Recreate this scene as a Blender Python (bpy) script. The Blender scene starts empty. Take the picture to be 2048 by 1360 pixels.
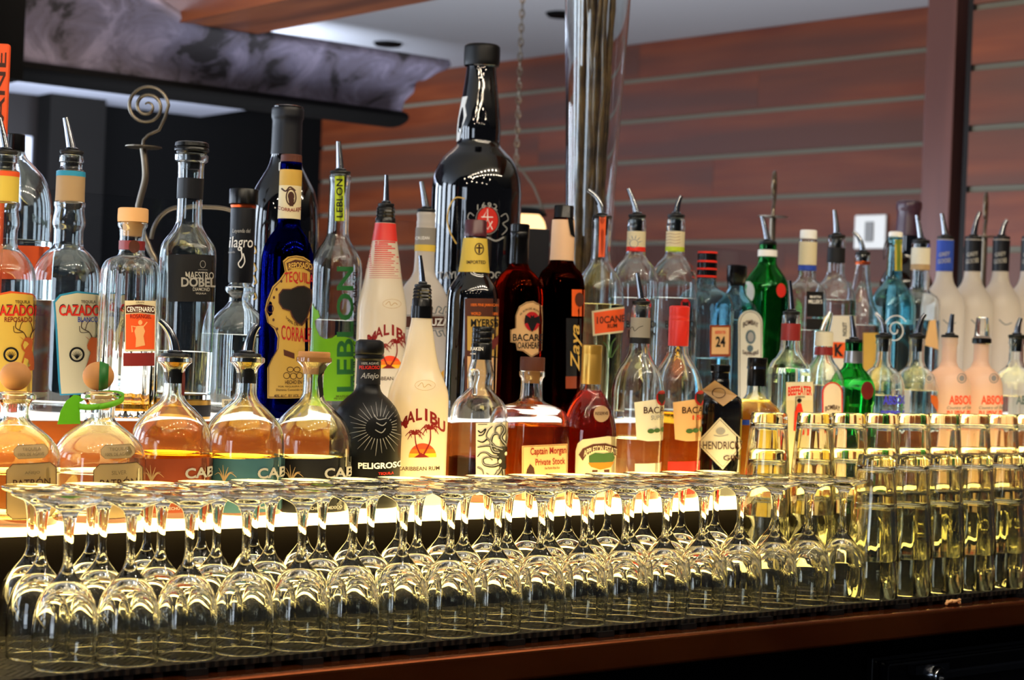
import bpy, bmesh, math, random
import numpy as np
from mathutils import Matrix, Vector

# ------------------------------------------------------------------ camera, world, lights, exposure
scene = bpy.context.scene
col = scene.collection
F, CX, CY, ROLL = 3620.0, 1024.0, 680.0, math.radians(2.25)   # focal length and centre in pixels of the 2048 wide frame
ZC = 1.275                                                    # eye height
cam_data = bpy.data.cameras.new('camera')
cam_data.sensor_width = 36.0
cam_data.lens = F / 2048 * 36.0
cam_data.clip_start = 0.05
cam_data.dof.use_dof = True
cam_data.dof.focus_distance = 2.12
cam_data.dof.aperture_fstop = 8.0
cam = bpy.data.objects.new('camera', cam_data)
col.objects.link(cam)
cam.matrix_world = Matrix.Translation((0, 0, ZC)) @ Matrix.Rotation(math.pi/2, 4, 'X') @ Matrix.Rotation(ROLL, 4, 'Z')
scene.camera = cam

scene.view_settings.view_transform = 'Standard'
scene.view_settings.look = 'None'
scene.view_settings.gamma = 1.0
scene.view_settings.use_curve_mapping = False
scene.view_settings.exposure = 0.12
cy = scene.cycles
cy.max_bounces = 28
cy.transmission_bounces = 26
cy.glossy_bounces = 5
cy.diffuse_bounces = 3
cy.transparent_max_bounces = 8
cy.caustics_refractive = True
cy.caustics_reflective = True
cy.blur_glossy = 0.5
cy.sample_clamp_indirect = 6.0
cy.sample_clamp_direct = 0.0

world = bpy.data.worlds.new('world'); scene.world = world
world.use_nodes = True
world.node_tree.nodes['Background'].inputs[0].default_value = (0.55, 0.6, 0.75, 1)
world.node_tree.nodes['Background'].inputs[1].default_value = 0.05

BU = Vector((.784, .620, 0)); BV = Vector((-.620, .784, 0))    # along the bar, away from the bar
def bar(u, v, z): return Vector((BU.x*u + BV.x*v, BU.y*u + BV.y*v, z))

def area(name, loc, target, sx, sy, power, color):
    l = bpy.data.lights.new(name, 'AREA'); l.shape = 'RECTANGLE'; l.size = sx; l.size_y = sy
    l.energy = power; l.color = color
    o = bpy.data.objects.new(name, l); col.objects.link(o); o.location = loc
    d = (Vector(target) - Vector(loc)).normalized()
    o.rotation_euler = d.to_track_quat('-Z', 'Y').to_euler()
    return o
def point(name, loc, power, color, r=0.03):
    l = bpy.data.lights.new(name, 'POINT'); l.energy = power; l.color = color; l.shadow_soft_size = r
    o = bpy.data.objects.new(name, l); col.objects.link(o); o.location = loc
    return o
# tall windows down the left side of the room
for i, (X, Y, w) in enumerate(((-4.2, 0.4, .7), (-4.2, 1.7, .7), (-4.2, 3.0, .7), (-3.2, -2.6, 1.2), (-4.1, 4.2, .7), (-3.5, 5.2, .5))):
    area('daylight_window', (X, Y, 1.45), (0.3, 2.6 if i != 3 else 2.0, 1.3), w, 1.9, 44, (.74, .85, 1.0))
# rows of small downlights in the ceiling over the room
rng = random.Random(4)
for i in range(5):
    for j in range(3):
        point('downlight', (-2.2 + 1.1*i + rng.uniform(-.12, .12), -1.6 + 1.25*j + rng.uniform(-.2, .2), 2.9), 9, (1.0, .85, .64), .03)
# a double row of small spots in the ceiling above the bar
for i in range(13):
    point('bar_spot', bar(-.2 + .24*i, 1.22, 2.42), 3.2, (1.0, .84, .62), .022)
    point('bar_spot', bar(-.1 + .24*i, .72, 2.42), 4.2, (1.0, .84, .62), .022)
# unseen fill lamps without fittings, added to brighten the back of the room
area('ceiling_fill', (-.2, 4.6, 1.0), (.3, 5.4, 2.4), 2.2, 1.2, 30, (.9, .92, 1.0))
area('soffit_fill', tuple(bar(1.9, 5.9, ZC + .70)), tuple(bar(1.9, 6.75, ZC + .96)), 3.4, .1, 130, (.75, .83, 1.0))
area('wall_fill', (-.5, 3.9, 2.38), (.6, 6.6, 1.7), 1.6, .3, 17, (1.0, .8, .62))

# ------------------------------------------------------------------ helpers
def lin(c):
    if isinstance(c, str):
        c = [int(c[i:i+2], 16)/255 for i in (1, 3, 5)]
    return tuple((x/12.92 if x <= .04045 else ((x+.055)/1.055)**2.4) for x in c) + (1.0,)

def new_mat(name):
    m = bpy.data.materials.new(name); m.use_nodes = True
    nt = m.node_tree
    for n in list(nt.nodes): nt.nodes.remove(n)
    out = nt.nodes.new('ShaderNodeOutputMaterial')
    return m, nt, out
MATS = {}
def pmat(name, c, rough=.5, metal=0.0, coat=0.0, spec=.5):
    m, nt, out = new_mat(name)
    b = nt.nodes.new('ShaderNodeBsdfPrincipled')
    b.inputs['Base Color'].default_value = lin(c); b.inputs['Roughness'].default_value = rough
    b.inputs['Metallic'].default_value = metal; b.inputs['Coat Weight'].default_value = coat
    b.inputs['Specular IOR Level'].default_value = spec
    nt.links.new(b.outputs[0], out.inputs[0]); MATS[name] = m
    return m, nt, b
def gmat(name, c, rough=0.0, ior=1.48):
    m, nt, out = new_mat(name)
    b = nt.nodes.new('ShaderNodeBsdfGlass')
    b.inputs[0].default_value = lin(c); b.inputs['Roughness'].default_value = rough; b.inputs['IOR'].default_value = ior
    nt.links.new(b.outputs[0], out.inputs[0]); MATS[name] = m
    return m
def papermat(name, c, tr=.35, rough=.55):          # thin paper: some light comes through
    m, nt, out = new_mat(name)
    b = nt.nodes.new('ShaderNodeBsdfPrincipled'); b.inputs['Base Color'].default_value = lin(c); b.inputs['Roughness'].default_value = rough
    t = nt.nodes.new('ShaderNodeBsdfTranslucent'); t.inputs[0].default_value = lin(c)
    mx = nt.nodes.new('ShaderNodeMixShader'); mx.inputs[0].default_value = tr
    nt.links.new(b.outputs[0], mx.inputs[1]); nt.links.new(t.outputs[0], mx.inputs[2]); nt.links.new(mx.outputs[0], out.inputs[0])
    MATS[name] = m; return m
def milkmat(name, c, rough=.25, tr=.6):            # white lacquered or frosted glass that lets light glow through
    m, nt, out = new_mat(name)
    d = nt.nodes.new('ShaderNodeBsdfDiffuse'); d.inputs[0].default_value = lin(c)
    t = nt.nodes.new('ShaderNodeBsdfTranslucent'); t.inputs[0].default_value = lin(c)
    g = nt.nodes.new('ShaderNodeBsdfGlossy'); g.inputs['Roughness'].default_value = rough
    mx = nt.nodes.new('ShaderNodeMixShader'); mx.inputs[0].default_value = tr
    m2 = nt.nodes.new('ShaderNodeMixShader'); fr = nt.nodes.new('ShaderNodeFresnel'); fr.inputs[0].default_value = 1.4
    nt.links.new(d.outputs[0], mx.inputs[1]); nt.links.new(t.outputs[0], mx.inputs[2])
    nt.links.new(fr.outputs[0], m2.inputs[0]); nt.links.new(mx.outputs[0], m2.inputs[1]); nt.links.new(g.outputs[0], m2.inputs[2])
    nt.links.new(m2.outputs[0], out.inputs[0]); MATS[name] = m; return m
def emat(name, c, s):
    m, nt, out = new_mat(name)
    e = nt.nodes.new('ShaderNodeEmission'); e.inputs[0].default_value = lin(c); e.inputs[1].default_value = s
    nt.links.new(e.outputs[0], out.inputs[0]); MATS[name] = m; return m
def noise_color(name, c1, c2, scale, rough=.4, coat=0., stretch=(1, 1, 1), detail=5, bump=0., lo=.35, hi=.65, metal=0.):
    m, nt, b = pmat(name, c1, rough, metal, coat)
    tc = nt.nodes.new('ShaderNodeTexCoord'); mp = nt.nodes.new('ShaderNodeMapping'); mp.inputs['Scale'].default_value = stretch
    nz = nt.nodes.new('ShaderNodeTexNoise'); nz.inputs['Scale'].default_value = scale; nz.inputs['Detail'].default_value = detail
    cr = nt.nodes.new('ShaderNodeValToRGB'); cr.color_ramp.elements[0].color = lin(c1); cr.color_ramp.elements[1].color = lin(c2)
    cr.color_ramp.elements[0].position = lo; cr.color_ramp.elements[1].position = hi
    nt.links.new(tc.outputs['Object'], mp.inputs[0]); nt.links.new(mp.outputs[0], nz.inputs[0])
    nt.links.new(nz.outputs[0], cr.inputs[0]); nt.links.new(cr.outputs[0], b.inputs['Base Color'])
    if bump:
        bp = nt.nodes.new('ShaderNodeBump'); bp.inputs['Strength'].default_value = bump; bp.inputs['Distance'].default_value = .01
        nt.links.new(nz.outputs[0], bp.inputs['Height']); nt.links.new(bp.outputs[0], b.inputs['Normal'])
    return m

def link(name, verts, faces, mat=None, parent=None, smooth=38, loc=None, rot=None):
    me = bpy.data.meshes.new(name)
    me.from_pydata([tuple(v) for v in verts], [], [tuple(f) for f in faces])
    me.update()
    if smooth:
        me.polygons.foreach_set('use_smooth', [True]*len(me.polygons))
        me.set_sharp_from_angle(angle=math.radians(smooth))
    o = bpy.data.objects.new(name, me); col.objects.link(o)
    if mat: me.materials.append(MATS[mat] if isinstance(mat, str) else mat)
    if parent: o.parent = parent
    if loc is not None: o.location = loc
    if rot is not None: o.rotation_euler = rot
    return o
def tag(o, label, cat, group=None, kind=None):
    if label: o['label'] = label
    if cat: o['category'] = cat
    if group: o['group'] = group
    if kind: o['kind'] = kind
    return o
def struct(o): o['kind'] = 'structure'; return o
def empty(name, loc, rz=0.0):
    o = bpy.data.objects.new(name, None); col.objects.link(o); o.location = loc; o.rotation_euler = (0, 0, rz)
    o.empty_display_size = .05
    return o
def copy_tree(o, loc, label):
    c = o.copy(); col.objects.link(c); c.location = loc; c['label'] = label
    for ch in list(o.children):
        k = ch.copy(); col.objects.link(k); k.parent = c
        for g in list(ch.children):
            q = g.copy(); col.objects.link(q); q.parent = k
    return c

def lathe_geo(prof, segs=48, z0=0.0):
    """prof: list of (r, z[, n, amp, lobes]); theta 0 faces local -Y and grows towards +X"""
    V, Fc, prev = [], [], None
    th = np.linspace(0, 2*math.pi, segs, endpoint=False)
    for p in prof:
        r, z = p[0], p[1]; n = p[2] if len(p) > 2 else 2.0; amp = p[3] if len(p) > 3 else 0.0; lob = p[4] if len(p) > 4 else 0
        if r < 1e-7:
            V.append((0, 0, z + z0)); cur = [len(V)-1]
        else:
            s, c = np.sin(th), np.cos(th)
            f = 1.0 if n == 2.0 else 1.0/(np.abs(s)**n + np.abs(c)**n)**(1.0/n)
            rr = r*f*np.ones(segs)
            if amp: rr = rr*(1 + amp*np.abs(np.cos(lob*th/2)) - amp)
            i0 = len(V)
            V += [(rr[k]*s[k], -rr[k]*c[k], z + z0) for k in range(segs)]
            cur = list(range(i0, i0 + segs))
        if prev is not None:
            if len(prev) == 1 and len(cur) > 1:
                Fc += [(prev[0], cur[k], cur[(k+1) % segs])[::-1] for k in range(segs)]
            elif len(cur) == 1 and len(prev) > 1:
                Fc += [(prev[k], prev[(k+1) % segs], cur[0]) for k in range(segs)]
            elif len(cur) > 1:
                Fc += [(prev[k], prev[(k+1) % segs], cur[(k+1) % segs], cur[k]) for k in range(segs)]
        prev = cur
    return V, Fc
def lathe(name, prof, mat, parent=None, segs=48, smooth=38, loc=None):
    V, Fc = lathe_geo(prof, segs)
    return link(name, V, Fc, mat, parent, smooth, loc)
def box_geo(x0, x1, y0, y1, z0, z1, V=None, Fc=None):
    V = [] if V is None else V; Fc = [] if Fc is None else Fc
    i = len(V)
    V += [(x0,y0,z0),(x1,y0,z0),(x1,y1,z0),(x0,y1,z0),(x0,y0,z1),(x1,y0,z1),(x1,y1,z1),(x0,y1,z1)]
    Fc += [(i,i+3,i+2,i+1),(i+4,i+5,i+6,i+7),(i,i+1,i+5,i+4),(i+1,i+2,i+6,i+5),(i+2,i+3,i+7,i+6),(i+3,i,i+4,i+7)]
    return V, Fc
def bevelled(o, w=.002, seg=2):
    m = o.modifiers.new('bevel', 'BEVEL'); m.width = w; m.segments = seg; m.limit_method = 'ANGLE'
    return o
BAR_ROT = math.atan2(BU.y, BU.x)
def barbox(name, u0, u1, v0, v1, z0, z1, mat, parent=None, bev=0.0):
    V, Fc = box_geo(u0, u1, v0, v1, z0, z1)
    if parent is None:
        o = link(name, V, Fc, mat, None, 0, (0, 0, 0), (0, 0, BAR_ROT))
    else:
        o = link(name, V, Fc, mat, parent, 0)
    if bev: bevelled(o, bev)
    return o
def tube_geo(pts, rad, segs=10, cap=True):
    pts = [Vector(p) for p in pts]; n = len(pts)
    rads = rad if hasattr(rad, '__len__') else [rad]*n
    V, Fc = [], []
    t0 = (pts[1]-pts[0]).normalized()
    nrm = t0.orthogonal().normalized()
    for i, p in enumerate(pts):
        t = (pts[min(i+1, n-1)] - pts[max(i-1, 0)]).normalized()
        nrm = (nrm - t*nrm.dot(t)).normalized(); b = t.cross(nrm)
        for k in range(segs):
            a = 2*math.pi*k/segs
            V.append(tuple(p + (nrm*math.cos(a) + b*math.sin(a))*rads[i]))
    for i in range(n-1):
        for k in range(segs):
            Fc.append((i*segs+k, i*segs+(k+1) % segs, (i+1)*segs+(k+1) % segs, (i+1)*segs+k))
    if cap:
        Fc.append(tuple(range(segs))[::-1]); Fc.append(tuple((n-1)*segs+k for k in range(segs)))
    return V, Fc
def tube(name, pts, rad, mat, parent=None, segs=10, smooth=50):
    V, Fc = tube_geo(pts, rad, segs)
    return link(name, V, Fc, mat, parent, smooth)

# photograph pixel -> direction, and the row of the bar it stands in
CR, SR = math.cos(ROLL), math.sin(ROLL)
def unroll(x, y):
    dx, dy = x - CX, y - CY
    return dx*CR + dy*SR, -dx*SR + dy*CR
def row_depth(ux, v): return v/(.784 - .620*ux/F)
def at_depth(x, y, d):
    ux, uy = unroll(x, y); return Vector((ux/F*d, d, ZC - uy/F*d))
def at_row(x, y, v):
    ux, uy = unroll(x, y); return at_depth(x, y, row_depth(ux, v))
Z_MAT, Z_TOP, Z_LOW, Z_UP = ZC - .323, ZC - .335, ZC - .2154, ZC - .1154
# ------------------------------------------------------------------ materials
gmat('clear_glass', '#fbfdfd', 0, 1.47)
gmat('wine_glass_material', '#fdfdfb', 0, 1.48)
gmat('pint_glass_material', '#fafaf5', 0, 1.48)
gmat('pane_glass', '#f4f5f6', 0, 1.2)
gmat('aqua_glass', '#e2f1f5', 0, 1.47)
gmat('sapphire_glass', '#d3ebf2', 0, 1.47)
gmat('green_glass', '#b5edce', 0, 1.47)
gmat('deep_green_glass', '#8fe0a8', 0, 1.47)
gmat('swing_glass', '#d6f0f3', 0, 1.47)
gmat('cobalt_glass', '#121e96', 0, 1.47)
gmat('water', '#fafcfc', 0, 1.34)
gmat('amber', '#f6d070', 0, 1.34)
gmat('gold_liquid', '#f9e79f', 0, 1.34)
gmat('pale_gold', '#fcf5d4', 0, 1.34)
gmat('reposado', '#f9e496', 0, 1.34)
gmat('red_rum', '#c26446', 0, 1.34)
gmat('dark_rum', '#85351f', 0, 1.34)
gmat('oak_rum', '#9a3a1c', 0, 1.34)
gmat('copper_rum', '#ecb565', 0, 1.34)
milkmat('white_lacquer', '#fff3dc', .2, .55)
milkmat('frosted_glass', '#f1e8dc', .3, .62)
milkmat('frosted_pink', '#fbe2d6', .3, .62)
pmat('black_glass', '#050507', .04, 0, .6)
pmat('black_matte', '#050506', .42, spec=.22)
pmat('black_plastic', '#060607', .24, spec=.3)
pmat('black_rubber', '#090808', .45, spec=.3)
pmat('steel', '#8d9096', .14, 1.0)
pmat('silver_foil', '#a9a9ad', .3, .9)
pmat('gold_foil', '#c79c4a', .32, .8)
pmat('copper', '#c65a34', .3, 1.0)
pmat('cork', '#b07840', .75)
pmat('pale_cork', '#d2a06a', .7)
pmat('beige_wrap', '#d9b08a', .7)
pmat('red_cap', '#c9281c', .4)
pmat('maroon_cap', '#43121a', .35)
pmat('maroon_band', '#7a1e1c', .4)
pmat('purple_wax', '#3a2330', .28)
pmat('white_plastic', '#e9e6de', .4)
pmat('dark_navy', '#0a0b12', .4, spec=.3)
pmat('iron', '#6e6558', .34, .9)
papermat('cream_paper', '#f2e2b8'); papermat('ivory_paper', '#f3ead2'); papermat('white_paper', '#f4f2ec')
papermat('yellow_paper', '#f0cf52'); papermat('gold_paper', '#dcb04e'); papermat('orange_paper', '#ee5a1e', .25)
papermat('tan_paper', '#c4a274'); papermat('peach_paper', '#f4c486'); papermat('grey_paper', '#9b948a')
papermat('lime_paper', '#cfe02a'); papermat('green_film', '#8fd81e', .55); papermat('green_ribbon', '#7fd022', .4)
papermat('dark_green_ribbon', '#1f6a20', .2); papermat('pewter_film', '#b59a6c', .45, .4)
for n, c in (('black_ink', '#0c0a0a'), ('white_ink', '#f4f1ea'), ('grey_ink', '#8f8d8a'), ('red_ink', '#d42a18'), ('dark_red_ink', '#7c1410'),
             ('brown_ink', '#3a1c10'), ('blue_ink', '#23409a'), ('violet_ink', '#3a38c4'), ('gold_ink', '#c9a04a'), ('green_ink', '#1d5a2a'),
             ('orange_ink', '#e8701c'), ('teal_ink', '#2a86a6'), ('deer_ink', '#b5541e'), ('yellow_ink', '#f2b52a'), ('pewter_ink', '#7d6a48'),
             ('crimson_ink', '#a5161c'), ('leaf_ink', '#3c5a2c'), ('slate_ink', '#4c5f66'), ('rose_ink', '#ee4a26'), ('dim_white_ink', '#9d9a94'),
             ('orange_red_panel', '#d9571c'), ('black_panel', '#0e0d10'), ('teal_panel', '#2f5560'), ('rust_panel', '#7c3316'), ('maroon_panel', '#5e1510'),
             ('brown_panel', '#4a2416'), ('red_panel', '#c1251a')):
    pmat(n, c, .55, spec=.25)

# planks: reddish timber with a grain that runs along the board
def wood(name, c1, c2, c3, rough, along=(1.2, 14, 14), coat=.10):
    m, nt, b = pmat(name, c1, rough, 0, coat)
    b.inputs['Coat Roughness'].default_value = .3; b.inputs['Specular IOR Level'].default_value = .25
    tc = nt.nodes.new('ShaderNodeTexCoord'); mp = nt.nodes.new('ShaderNodeMapping'); mp.inputs['Scale'].default_value = along
    oi = nt.nodes.new('ShaderNodeObjectInfo')
    ad = nt.nodes.new('ShaderNodeVectorMath'); ad.operation = 'MULTIPLY_ADD'
    ad.inputs[1].default_value = (37, 11, 5)
    nz = nt.nodes.new('ShaderNodeTexNoise'); nz.inputs['Scale'].default_value = 2.0; nz.inputs['Detail'].default_value = 6
    n2 = nt.nodes.new('ShaderNodeTexNoise'); n2.inputs['Scale'].default_value = .55; n2.inputs['Detail'].default_value = 1
    cr = nt.nodes.new('ShaderNodeValToRGB')
    cr.color_ramp.elements[0].color = lin(c1); cr.color_ramp.elements[0].position = .3
    cr.color_ramp.elements[1].color = lin(c2); cr.color_ramp.elements[1].position = .7
    mx = nt.nodes.new('ShaderNodeMix'); mx.data_type = 'RGBA'
    mx.inputs['B'].default_value = lin(c3)
    cl = nt.nodes.new('ShaderNodeMapRange'); cl.inputs['From Min'].default_value = .4; cl.inputs['From Max'].default_value = .62
    nt.links.new(oi.outputs['Random'], ad.inputs[0]); nt.links.new(tc.outputs['Object'], ad.inputs[2])
    nt.links.new(ad.outputs[0], mp.inputs[0]); nt.links.new(mp.outputs[0], nz.inputs[0]); nt.links.new(mp.outputs[0], n2.inputs[0])
    nt.links.new(nz.outputs[0], cr.inputs[0]); nt.links.new(n2.outputs[0], cl.inputs[0]); nt.links.new(cl.outputs[0], mx.inputs['Factor'])
    nt.links.new(cr.outputs[0], mx.inputs['A']); nt.links.new(mx.outputs['Result'], b.inputs['Base Color'])
    return m
wood('plank_wood', '#57240f', '#703619', '#4d2a1c', .5)
wood('post_wood', '#54302a', '#6d4238', '#4d2c26', .4, (14, 14, 1.2))
wood('shelf_wood', '#7c3b16', '#9a5222', '#6a3012', .35, (3, 30, 30))
wood('beam_wood', '#5c2c14', '#74401f', '#4a240f', .45, (3, 20, 20))
pmat('batten_paint', '#625f50', .7)
pmat('dark_wall_paint', '#0d0d0d', .9, spec=.0)
pmat('column_paint', '#151413', .9, spec=.0)
pmat('ceiling_paint', '#c3c6ca', .9)
pmat('soffit_paint', '#c5c9d6', .9)
pmat('void_black', '#040404', .7, spec=.08)
pmat('cabinet_dark', '#0a0503', .5, spec=.15)
emat('lit_shelf_warm', '#ffdd88', 8.0); emat('lit_strip_warm', '#ffdf8a', 9.5)
emat('lit_shelf_cool', '#fdf0e0', 1.9)
emat('globe_glow', '#ffc98a', 2.2)

# birch bark: lilac-grey with dark scars
m, nt, b = pmat('birch_bark', '#5b5666', .75)
tc = nt.nodes.new('ShaderNodeTexCoord'); mp = nt.nodes.new('ShaderNodeMapping'); mp.inputs['Scale'].default_value = (1.6, 1.2, 1.6)
nz = nt.nodes.new('ShaderNodeTexNoise'); nz.inputs['Scale'].default_value = 5.5; nz.inputs['Detail'].default_value = 9; nz.inputs['Roughness'].default_value = .62; nz.inputs['Distortion'].default_value = .8
cr = nt.nodes.new('ShaderNodeValToRGB')
els = cr.color_ramp.elements
els[0].position, els[0].color = .38, lin('#1d1a20'); els[1].position, els[1].color = .64, lin('#7d788e')
e = els.new(.45); e.color = lin('#55505f'); e = els.new(.54); e.color = lin('#625e72')
bp = nt.nodes.new('ShaderNodeBump'); bp.inputs['Strength'].default_value = .5; bp.inputs['Distance'].default_value = .02
nt.links.new(tc.outputs['Object'], mp.inputs[0]); nt.links.new(mp.outputs[0], nz.inputs[0]); nt.links.new(nz.outputs[0], cr.inputs[0])
nt.links.new(cr.outputs[0], b.inputs['Base Color']); nt.links.new(nz.outputs[0], bp.inputs['Height']); nt.links.new(bp.outputs[0], b.inputs['Normal'])

# rubber bar mat: a basket weave of ribs
m, nt, b = pmat('woven_rubber', '#0c0b0a', .55, spec=.2)
tc = nt.nodes.new('ShaderNodeTexCoord')
mp = nt.nodes.new('ShaderNodeMapping'); mp.inputs['Rotation'].default_value = (0, 0, math.radians(45)); mp.inputs['Scale'].default_value = (1, 1, 1)
ck = nt.nodes.new('ShaderNodeTexChecker'); ck.inputs['Scale'].default_value = 36
w1 = nt.nodes.new('ShaderNodeTexWave'); w1.bands_direction = 'X'; w1.inputs['Scale'].default_value = 42
w2 = nt.nodes.new('ShaderNodeTexWave'); w2.bands_direction = 'Y'; w2.inputs['Scale'].default_value = 42
mx = nt.nodes.new('ShaderNodeMix'); mx.data_type = 'FLOAT'
cr = nt.nodes.new('ShaderNodeValToRGB'); cr.color_ramp.elements[0].color = lin('#010101'); cr.color_ramp.elements[1].color = lin('#1f1913')  # rib highlights put into the colour, grooves near black
cr.color_ramp.elements[0].position = .5; cr.color_ramp.elements[1].position = .8
bp = nt.nodes.new('ShaderNodeBump'); bp.inputs['Strength'].default_value = .8; bp.inputs['Distance'].default_value = .002
nt.links.new(tc.outputs['Object'], mp.inputs[0])
for n_ in (ck, w1, w2): nt.links.new(mp.outputs[0], n_.inputs['Vector'])
nt.links.new(ck.outputs['Fac'], mx.inputs['Factor']); nt.links.new(w1.outputs['Fac'], mx.inputs['A']); nt.links.new(w2.outputs['Fac'], mx.inputs['B'])
nt.links.new(mx.outputs['Result'], cr.inputs[0]); nt.links.new(cr.outputs[0], b.inputs['Base Color'])
nt.links.new(mx.outputs['Result'], bp.inputs['Height']); nt.links.new(bp.outputs[0], b.inputs['Normal'])

# copper counter edge with tarnish
noise_color('tarnished_copper', '#6a3218', '#824420', 9, .2, 0, (1, 1, 1), 6, 0, .3, .7, .85)

# ------------------------------------------------------------------ the room
# plank wall: far corner to post, then a nearer wall beyond the post
WDIR = Vector((-.677, .736, 0)); WN = Vector((-.736, -.677, 0))      # along the wall to the left and away; towards the room
def wall_frame(x, d):                                                # a point of the wall at pixel column x and depth d
    ux, _ = unroll(x, 300); return Vector((ux/F*d, d, 0))
def wallbox(name, P, t0, t1, n0, n1, z0, z1, mat, parent=None):
    V, Fc = box_geo(t0, t1, n0, n1, z0, z1)
    o = link(name, V, Fc, mat, None, 0, P, (0, 0, math.atan2(WDIR.y, WDIR.x)))
    return o
PW = wall_frame(1862, 6.0)
CEIL = ZC + 1.165
# local frame of wallbox: x = WDIR, y = rotated +90 deg = (-WDIR.y, WDIR.x) = pointing towards the room (WN)
wl = wallbox('wall_right', PW, -.45, 3.5, -.10, -.012, 0, CEIL, 'batten_paint'); struct(wl)
pitch, gap = .157, .017
top = ZC + 1.0205 + .008
k = 0; z1 = CEIL - .002; z0 = top
i = 0
while z1 > .1:
    for (t0, t1) in ((-.4 + .0, [1.35, .75, 1.9, .95, 1.45, .6, 1.7][i % 7]), ([1.35, .75, 1.9, .95, 1.45, .6, 1.7][i % 7], 3.42)):
        V, Fc = box_geo(t0 + .0005, t1 - .0005, -.012, 0, max(z0, .02), z1)
        o = link('wall_plank', V, Fc, 'plank_wood', wl, 0)
        o.matrix_parent_inverse = Matrix.Identity(4)
    z1 = z0 - gap; z0 = z1 - (pitch - gap); i += 1
# post and the wall to its right
PP = wall_frame(1897, 5.0)
V, Fc = box_geo(-.05, .045, -.06, .06, 0, CEIL)
post = link('trim_post', V, Fc, 'post_wood', None, 0, PP, (0, 0, math.atan2(WDIR.y, WDIR.x))); bevelled(post, .004); struct(post)
PR = wall_frame(1990, 4.62)
wr = wallbox('wall_right_front', PR, -1.6, .098, -.10, -.014, 0, CEIL, 'batten_paint'); struct(wr)
z1 = ZC + (unroll(1990, 14)[1])*-1/F*4.62; i = 0
z1 += pitch
while z1 > .1:
    V, Fc = box_geo(-1.55, .080, -.014, 0, max(z1 - (pitch - gap), .02), z1)
    link('wall_plank', V, Fc, 'plank_wood', wr, 0)
    z1 -= pitch
V, Fc = box_geo(.081, .098, -.05, -.004, 0, CEIL)
struct(link('trim_shadow_gap', V, Fc, 'cabinet_dark', None, 0, PR, (0, 0, math.atan2(WDIR.y, WDIR.x))))  # dark strip put in for the shade between post and planks

# ceiling, dropped soffit, dark left wall
V, Fc = box_geo(-6, 6, 1.2, 11, CEIL, CEIL + .1)
struct(link('ceiling', V, Fc, 'ceiling_paint', None, 0))
V, Fc = box_geo(-7, 9, -6, 11, -.1, 0)
struct(link('floor', V, Fc, 'cabinet_dark', None, 0))
VL = 7.24
lw = barbox('wall_left', -6, 5.2, VL, VL + .15, 0, CEIL, 'dark_wall_paint'); struct(lw)
SOF = ZC + .944
struct(barbox('ceiling_soffit', -6, 3.9, 6.6, VL, SOF, SOF + .2, 'soffit_paint'))
# lighter column and a framed pale pane on the left wall
def left_at(x, y): return at_row(x, y, VL)
a, c = left_at(62, 300), left_at(172, 300)
ua = Vector((a.x, a.y, 0)).dot(BU); uc = Vector((c.x, c.y, 0)).dot(BU)
struct(barbox('wall_left_column', ua, uc, VL - .18, VL, 0, SOF, 'column_paint'))
a, c = left_at(8, 345), left_at(58, 275)
u0 = Vector((a.x, a.y, 0)).dot(BU); u1 = Vector((c.x, c.y, 0)).dot(BU)
pic = tag(empty('framed_pane', bar((u0+u1)/2, VL - .03, a.z), BAR_ROT), 'small pale pane in a brown frame on the dark wall far left', 'window pane')
hw, hh = (u1-u0)/2, (c.z - a.z)
for q in ((-hw-.1, -hw, -.15, hh+.2), (hw, hw+.1, -.15, hh+.2)):
    V, Fc = box_geo(q[0], q[1], -.02, .03, q[2], q[3]); link('frame_side', V, Fc, 'cabinet_dark', pic, 0)
V, Fc = box_geo(-hw, hw, -.02, .03, hh, hh + .2); link('frame_top', V, Fc, 'cabinet_dark', pic, 0)
V, Fc = box_geo(-hw, hw, .0, .03, -.15, hh); link('pane', V, Fc, 'soffit_paint', pic, 0)

# reddish beam under the ceiling, top left
B0, B1 = at_depth(330, 20, 4.6), at_depth(905, -40, 3.7)
d = (B1 - B0); d.z = 0; L = d.length
V, Fc = box_geo(-1.2, L + 1.5, 0, .22, 0, .24)
bm_ = link('trim_beam', V, Fc, 'beam_wood', None, 0, (B0.x, B0.y, at_depth(345, 52, 4.6).z), (0, 0, math.atan2(d.y, d.x))); struct(bm_)

# bark-covered canopy: an open trough running parallel to the bar
VC = 4.2
def vz(x, y): p = at_row(x, y, VC); return p.z
p0, p1 = at_row(-420, 0, VC), at_row(858, 130, VC)
uA = Vector((p0.x, p0.y, 0)).dot(BU) - 1.0; uB = Vector((p1.x, p1.y, 0)).dot(BU)
ztop, zbark, zbot = vz(858, 127), vz(816, 224), vz(806, 256)
canopy = tag(empty('bark_canopy', bar((uA+uB)/2, VC, zbot), BAR_ROT), 'long curved canopy of grey birch bark with a dark lower rim below the ceiling', 'canopy')
L2 = (uB - uA)/2; H = ztop - zbot; hb = zbark - zbot
sec = []
for q in range(15):
    t = q/14; sec.append((.12*(1 - math.sin(math.pi*.5*t))**1.4 - .05*0 + .02 + (-.0)*t, H - (H - hb)*t))
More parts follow.
